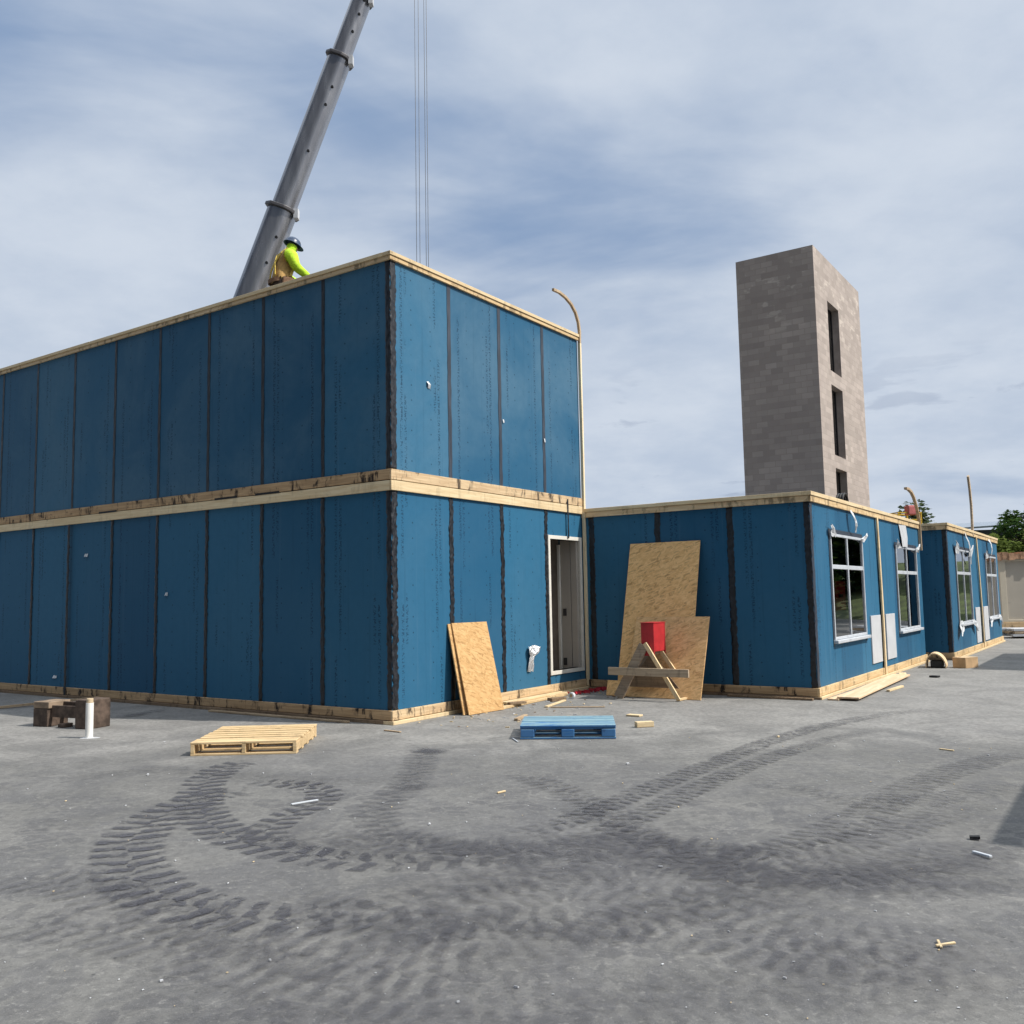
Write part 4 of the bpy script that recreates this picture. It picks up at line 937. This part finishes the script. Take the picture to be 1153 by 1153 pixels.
# ================================================================== ground
def f_ground(n):
    o = n.obj(); s = n.sep(o)
    warp = n.n('ShaderNodeVectorMath', {0: o, 1: n.n('ShaderNodeVectorMath', {0: n.noise(o, 2.2, 5, .6, 0, True), 1: (.35, .35, 0)}, operation='MULTIPLY')}, operation='ADD')
    big = n.noise(o, .22, 6, .6, .4); mid = n.noise(o, 1.3, 9, .66, .6); fine = n.noise(o, 16, 9, .75); grit = n.noise(o, 120, 3, .6)
    c = n.mix(n.step(mid, .32, .66), (.136, .134, .128), (.184, .180, .170))
    c = n.mix(n.step(big, .40, .64, 0, .6), c, (.140, .140, .144))
    far = n.step(n.m('ADD', s[1], n.m('MULTIPLY', n.m('SUBTRACT', mid, .5), 5.0)), 8.6, 11.4)
    c = n.mix(n.m('MULTIPLY', far, .72), c, n.mix(n.step(mid, .35, .65), (.225, .218, .206), (.315, .305, .287)))
    near = n.step(s[1], 10.5, 7.0)
    # damp dirt: crisp flakes and smears, drier paler rims between them
    w = n.noise(n.scale(o, (1.0, .8, 1)), 1.5, 9, .74, 1.2)
    damp = n.m('MULTIPLY', n.step(w, .47, .56), near)
    c = n.mix(n.m('MULTIPLY', damp, .42), c, (.082, .082, .090))
    vo = n.n('ShaderNodeTexVoronoi', {'Vector': n.scale(warp, (5.2, 7.5, 1)), 'Scale': 1.0, 'Randomness': 1.0}, feature='DISTANCE_TO_EDGE')
    vc = n.sep(n.n('ShaderNodeTexVoronoi', {'Vector': n.scale(warp, (5.2, 7.5, 1)), 'Scale': 1.0}, out=1))
    zone = n.m('MULTIPLY', n.step(n.noise(n.scale(o, (1, 1, 1), (3, 8, 0)), .75, 4, .6), .46, .58), near)
    c = n.mix(n.m('MULTIPLY', n.m('MULTIPLY', n.step(vc[0], .50, .60), n.step(vo, .04, .11)), n.m('MULTIPLY', zone, .55)), c, (.088, .087, .092))
    c = n.mix(n.m('MULTIPLY', n.m('MULTIPLY', n.step(vo, .05, .015), n.step(fine, .45, .6)), n.m('MULTIPLY', zone, .45)), c, (.27, .262, .245))
    w2 = n.noise(n.scale(o, (1, 1, 1), (7, 3, 0)), 6.5, 8, .74, .8)
    c = n.mix(n.m('MULTIPLY', n.step(w2, .54, .58, 0, .34), near), c, (.085, .084, .088))
    c = n.mix(n.m('MULTIPLY', n.step(n.noise(n.scale(o, (1, 1, 1), (2, 9, 0)), 5.0, 9, .78, 1.0), .585, .62, 0, .38), n.m('MULTIPLY_ADD', near, .7, .3)), c, (.26, .252, .235))
    c = n.mix(n.step(fine, .42, .62, 0, .45), c, (.080, .079, .078))
    c = n.mix(n.step(n.noise(n.scale(o, (1, 1, 1), (9, 2, 0)), 24, 8, .75), .55, .64, 0, .42), c, (.30, .292, .275))
    c = n.mix(n.step(grit, .58, .68, 0, .40), c, (.29, .282, .265))
    c = n.mix(n.step(n.noise(n.scale(o, (1, 1, 1), (4, 4, 0)), 80, 2, .6), .62, .70, 0, .5), c, (.058, .057, .06))
    # pits
    pt = n.n('ShaderNodeTexVoronoi', {'Vector': n.scale(o, (1, 1, 1), (1, 5, 0)), 'Scale': 9.0})
    pk = n.step(n.noise(n.scale(o, (1, 1, 1), (6, 1, 0)), 1.1, 4), .5, .6)
    c = n.mix(n.m('MULTIPLY', n.step(pt, .10, .05), n.m('MULTIPLY', pk, .7)), c, (.05, .05, .052))
    h = n.m('ADD', n.m('MULTIPLY', fine, .7), n.m('ADD', n.m('MULTIPLY', grit, .3), n.m('MULTIPLY', w2, .6)))
    return {'Base Color': c, 'Roughness': n.step(w, .4, .65, .92, .72), 'Specular IOR Level': .22, 'Normal': n.bump(h, .38, .015)}
M['ground'] = mat('concrete_slab', f_ground)
g = MB(); g.quad([(-400, -150, 0), (400, -150, 0), (400, 600, 0), (-400, 600, 0)])
tag(g.build('ground', 'ground', None), kind='structure')

M['dark_sheet'] = plain('dark_sheet', (.045, .046, .048), .9, var=.25, scale=2)  # unseen dark ground sheet, added to cut bounce light on the shaded walls
_p = Vector((-2.6, 2.2, .004)); _n = Vector((-D1.x, -D1.y, 0)).normalized(); _n = Vector((-.5642, -.8257, 0))
g = MB(); g.quad([_p+D2*300, _p-D2*300, _p-D2*300+_n*150, _p+D2*300+_n*150])
tag(g.build('bounce_cut_sheet', 'dark_sheet', None), kind='structure')

# tyre marks: thin worn ribbons lying on the slab, damp dirt pressed off the lugs
def f_track(n):
    uv = n.n('ShaderNodeUVMap', uv_map='UVMap'); s = n.sep(uv); u, v = s[0], s[1]
    col = n.n('ShaderNodeVertexColor', layer_name='wear'); a = n.sep(col)
    o = n.obj()
    wob = n.m('MULTIPLY', n.m('SUBTRACT', n.noise(o, 3.5, 4), .5), .16)
    vv = n.m('ADD', v, n.m('MULTIPLY', n.m('SUBTRACT', n.noise(o, 7, 4), .5), .7))
    av = n.m('ABSOLUTE', v); avw = n.m('ABSOLUTE', vv)
    side = n.m('MULTIPLY', n.step(vv, -.06, .06), .5)
    ph = n.m('FRACT', n.m('ADD', n.m('ADD', n.m('DIVIDE', n.m('ADD', u, wob), n.m('MULTIPLY', a[2], .2)), side), n.m('MULTIPLY', avw, .30)))
    lug = n.m('MULTIPLY', n.step(ph, .06, .14), n.step(ph, .62, .52))
    lug = n.m('MULTIPLY', lug, n.step(n.m('ADD', av, n.m('MULTIPLY', n.noise(o, 9, 3), .3)), 1.12, .92))
    smear = n.step(n.m('ADD', av, n.m('MULTIPLY', n.noise(o, 3, 5, .7), .9)), 1.35, .75)
    body = n.m('ADD', n.m('MULTIPLY', lug, a[1]), n.m('MULTIPLY', smear, n.m('SUBTRACT', 1.0, a[1])))
    tear = n.step(n.noise(o, 4.5, 9, .78, .7), .39, .52, .08, 1.0)
    tear2 = n.step(n.noise(o, 24, 6, .75), .36, .54, .35, 1.0)
    al = n.m('MULTIPLY', n.m('MULTIPLY', body, a[0]), n.m('MULTIPLY', tear, tear2), clamp=True)
    c = n.mix(n.noise(o, 8, 5), (.060, .060, .070), (.088, .088, .098))
    d = n.n('ShaderNodeBsdfPrincipled', {'Base Color': c, 'Roughness': .75, 'Specular IOR Level': .25})
    t = n.n('ShaderNodeBsdfTransparent', {})
    return n.n('ShaderNodeMixShader', {0: al, 1: t, 2: d})
M['track'] = mat('tyre_dirt', f_track)
_lay = [0]
def spline(pts, step=.08):
    out = []; P_ = [pts[0]]+pts+[pts[-1]]
    for i in range(1, len(P_)-2):
        p0, p1, p2, p3 = P_[i-1:i+3]; n = max(2, int((p2-p1).length/step))
        for k in range(n):
            t = k/n
            out.append(.5*((2*p1)+(p2-p0)*t+(2*p0-5*p1+4*p2-p3)*t*t+(3*p1-p0-3*p2+p3)*t**3))
    out.append(pts[-1]); return out
def track(px, w, strength, lug, tail0=.25, tail1=.6, sp=.85):
    pts = spline([at(*p) for p in px]); _lay[0] += 1; z = .0035+.0007*_lay[0]
    L = [0]
    for a, b in zip(pts, pts[1:]): L.append(L[-1]+(b-a).length)
    me = bpy.data.meshes.new('tyre_mark'); vs = []; fs = []; uv = []; wr = []
    nv = 5
    for k, p in enumerate(pts):
        d = (pts[min(k+1, len(pts)-1)]-pts[max(k-1, 0)]).normalized(); s = Vector((-d.y, d.x, 0))
        fade = min(1, L[k]/max(tail0, .01))*min(1, (L[-1]-L[k])/max(tail1, .01))
        for j in range(nv):
            t = j/(nv-1)*2-1; q = p+s*(t*w/2); vs.append((q.x, q.y, z)); uv.append((L[k], t)); wr.append((strength*fade, lug, sp, 1))
    for k in range(len(pts)-1):
        for j in range(nv-1): fs.append((k*nv+j, k*nv+j+1, (k+1)*nv+j+1, (k+1)*nv+j))
    me.from_pydata(vs, [], fs); me.materials.append(M['track'])
    ul = me.uv_layers.new(name='UVMap'); ca = me.color_attributes.new('wear', 'FLOAT_COLOR', 'POINT')
    for lp in me.loops: ul.data[lp.index].uv = uv[lp.vertex_index]
    for i, c in enumerate(wr): ca.data[i].color = c
    o = bpy.data.objects.new('tyre_mark', me); C.objects.link(o); return tag(o, kind='structure')
track([(285, 857), (255, 864), (232, 880), (224, 900), (236, 925), (275, 947), (340, 962), (430, 972), (540, 966), (640, 955)], .42, 1.0, .82, .2, 1.6, .8)
track([(285, 890), (235, 897), (180, 920), (147, 950), (150, 985), (190, 1012), (270, 1032), (360, 1035), (460, 1020), (560, 990)], .50, 1.0, .86, .3, 1.6, .85)
track([(275, 879), (310, 882), (345, 885), (366, 893), (355, 906), (318, 922), (300, 945), (360, 965)], .34, .9, .86, .5, .9, .75)
track([(500, 843), (480, 848), (470, 866), (458, 884), (432, 905), (425, 925), (470, 945), (560, 962), (660, 975)], .40, .45, .6, .2, 1.2, .7)
track([(466, 843), (485, 846), (507, 845)], .40, .8, .1, .2, .2)
track([(440, 884), (462, 886), (492, 883)], .35, .6, .3, .2, .2, .6)
track([(560, 945), (640, 925), (720, 893), (800, 861), (870, 834), (940, 815), (1010, 803), (1080, 796)], .30, .68, .9, .6, 2.5, .55)
track([(620, 960), (700, 930), (780, 890), (860, 856), (940, 832), (1020, 816)], .30, .65, .9, .6, 2.5, .55)
track([(300, 935), (420, 952), (560, 958), (690, 952), (800, 962), (890, 985), (990, 992), (1153, 980)], .75, .62, .3, .8, .6, .5)
track([(380, 1010), (480, 1000), (600, 985), (720, 972), (860, 985), (1000, 975), (1153, 950)], .65, .5, .4, .8, .6, .5)
track([(700, 1000), (800, 978), (900, 950), (970, 920), (1020, 890), (1075, 868), (1153, 846)], .40, .5, .82, .8, .6, .55)
track([(570, 868), (630, 888), (690, 918), (740, 950), (800, 985), (880, 1015), (1000, 1040)], .36, .5, .85, .5, 1.0, .55)
track([(640, 905), (700, 935), (790, 955), (880, 960), (960, 950), (1040, 925), (1110, 900)], .40, .45, .82, .5, 1.0, .55)
track([(0, 985), (90, 1000), (190, 1030), (300, 1068), (420, 1090), (560, 1095), (720, 1070)], .5, .44, .85, .3, 1.0, .62)
track([(0, 1035), (120, 1050), (260, 1085), (420, 1120), (600, 1130)], .5, .38, .85, .3, 1.0, .62)
track([(350, 1060), (470, 1045), (600, 1040), (760, 1050), (900, 1075), (1060, 1090), (1153, 1085)], .5, .42, .85, .6, .5, .6)
track([(300, 1000), (420, 1040), (560, 1060), (700, 1040), (820, 1010), (950, 1000)], .5, .48, .6, .6, .8, .55)
track([(420, 1080), (520, 1030), (640, 1000), (800, 1020), (980, 1060), (1153, 1060)], .5, .36, .85, .6, .5, .6)
track([(100, 1120), (300, 1140), (560, 1150), (800, 1120), (1000, 1110), (1153, 1130)], .6, .35, .5, .6, .5, .6)
track([(820, 872), (900, 890), (980, 905), (1060, 900), (1153, 880)], .40, .30, .8, .5, .5, .45)
track([(60, 880), (160, 868), (260, 872), (380, 880), (470, 874)], .5, .25, .3, .6, .6)
track([(0, 930), (80, 925), (140, 915)], .6, .26, .3, .5, .5)
track([(112, 809), (150, 806), (190, 799)], .35, .55, .1, .4, .3)

# litter of tiny chips
mb = MB(); rs = random.Random(15)
for k in range(190):
    py = 830+320*rs.random()**1.4; px = rs.uniform(-20, 1170); p = at(px, py)
    s = rs.uniform(.002, .005)*(1 if rs.random() < .93 else 2.0)*(p.y/6+.35); q = Matrix.Rotation(rs.uniform(0, 6.28), 4, 'Z') @ Matrix.Rotation(rs.uniform(-.4, .4), 4, 'X')
    mb.box((-s, -s*.5, -s*.3), (s*rs.uniform(.6, 1.4), s*.5, s*.5), 0 if rs.random() < .85 else 1, Matrix.Translation(p+Vector((0, 0, s*.35+.002))) @ q)
for k in range(120):
    u = rs.uniform(.2, 5.2); d = rs.uniform(.1, 1.6); p = AL(u, d); s = rs.uniform(.006, .016)
    mb.box((-s*1.6, -s*.4, -s*.3), (s*1.6, s*.4, s*.4), rs.choice((0, 1, 2)), Matrix.Translation(p+Vector((0, 0, s*.35+.002))) @ Matrix.Rotation(rs.uniform(0, 6.28), 4, 'Z'))
tag(mb.build('litter', ['panel_white', 'pale_top', 'brown_y'], None), 'tiny chips of wood and grit strewn on the concrete', 'litter', kind='stuff')

# ================================================================== light and sky
SUN = Vector((.962, -.273, 0)).normalized(); EL = R_(48)
sd = Vector((SUN.x*math.cos(EL), SUN.y*math.cos(EL), math.sin(EL)))
sl = bpy.data.lights.new('sun', 'SUN'); sl.energy = 4.8; sl.angle = R_(.55); sl.color = (1.0, .95, .87)
so2 = bpy.data.objects.new('sun', sl); C.objects.link(so2); so2.rotation_euler = (-sd).to_track_quat('-Z', 'Y').to_euler(); so2.location = (0, 0, 30)
wd = bpy.data.worlds.new('World'); bpy.context.scene.world = wd; wd.use_nodes = True
t = wd.node_tree; t.nodes.clear(); n = NT(t)
sky = n.n('ShaderNodeTexSky', sky_type='NISHITA', sun_disc=False, sun_elevation=EL, sun_rotation=math.atan2(sd.x, sd.y), altitude=200, air_density=1.1, dust_density=1.2, ozone_density=1.3)
gv = n.n('ShaderNodeTexCoord', out=0); s = n.sep(gv)
zz = n.m('MAXIMUM', s[2], .0)
den = n.m('ADD', zz, .22)
pv_ = n.comb(n.m('DIVIDE', s[0], den), n.m('DIVIDE', s[1], den), 0.0)
k1 = n.noise(n.scale(pv_, (1.0, 1.5, 1), (3.2, 1.1, 0), (0, 0, .35)), 1.0, 6, .50, .45)
k2 = n.noise(n.scale(pv_, (1.2, 2.2, 1), (9.2, 4.1, 0), (0, 0, -.2)), 1.9, 6, .52, .4)
kk = n.m('ADD', n.m('MULTIPLY', k1, .72), n.m('MULTIPLY', k2, .28))
bandz = n.step(n.m('ABSOLUTE', n.m('SUBTRACT', n.m('ADD', s[2], n.m('MULTIPLY', s[0], .06)), .43)), .11, .02)
bias = n.m('SUBTRACT', n.m('SUBTRACT', .22, n.m('MULTIPLY', n.m('MULTIPLY', bandz, n.step(s[0], .42, -.02)), .165)), n.step(s[2], .44, .56, 0, .075))
cov = n.step(n.m('ADD', kk, bias), .42, .68)
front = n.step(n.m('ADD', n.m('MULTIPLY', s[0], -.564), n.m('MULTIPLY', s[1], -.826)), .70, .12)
cl = n.mix(n.step(n.noise(pv_, 2.4, 7, .6), .3, .7), (5.15, 5.95, 7.2), (6.5, 7.15, 8.1))
low = n.noise(n.scale(gv, (9, 9, 36), (1.3, .4, 2.2)), 1.0, 6, .55, .3)
cl = n.mix(n.m('MULTIPLY', n.step(low, .57, .65, 0, .75), n.step(s[2], .27, .12)), cl, (3.5, 4.15, 5.4))
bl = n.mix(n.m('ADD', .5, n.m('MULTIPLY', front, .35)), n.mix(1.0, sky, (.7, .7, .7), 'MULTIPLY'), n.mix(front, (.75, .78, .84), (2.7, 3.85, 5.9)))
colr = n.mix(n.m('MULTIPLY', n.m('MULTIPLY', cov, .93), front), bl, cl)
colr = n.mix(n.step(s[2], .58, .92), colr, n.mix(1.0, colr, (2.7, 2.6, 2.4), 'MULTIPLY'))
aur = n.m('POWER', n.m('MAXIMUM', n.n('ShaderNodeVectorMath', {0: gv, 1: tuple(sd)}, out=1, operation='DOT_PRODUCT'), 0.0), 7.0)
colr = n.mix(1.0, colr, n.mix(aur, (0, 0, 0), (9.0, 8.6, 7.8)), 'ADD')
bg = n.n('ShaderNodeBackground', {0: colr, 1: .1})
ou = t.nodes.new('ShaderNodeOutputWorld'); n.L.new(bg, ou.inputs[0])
sc = bpy.context.scene
sc.view_settings.view_transform = 'Standard'; sc.view_settings.look = 'None'; sc.view_settings.exposure = 0.0; sc.view_settings.gamma = 1.0
sc.cycles.max_bounces = 8; sc.cycles.transparent_max_bounces = 24
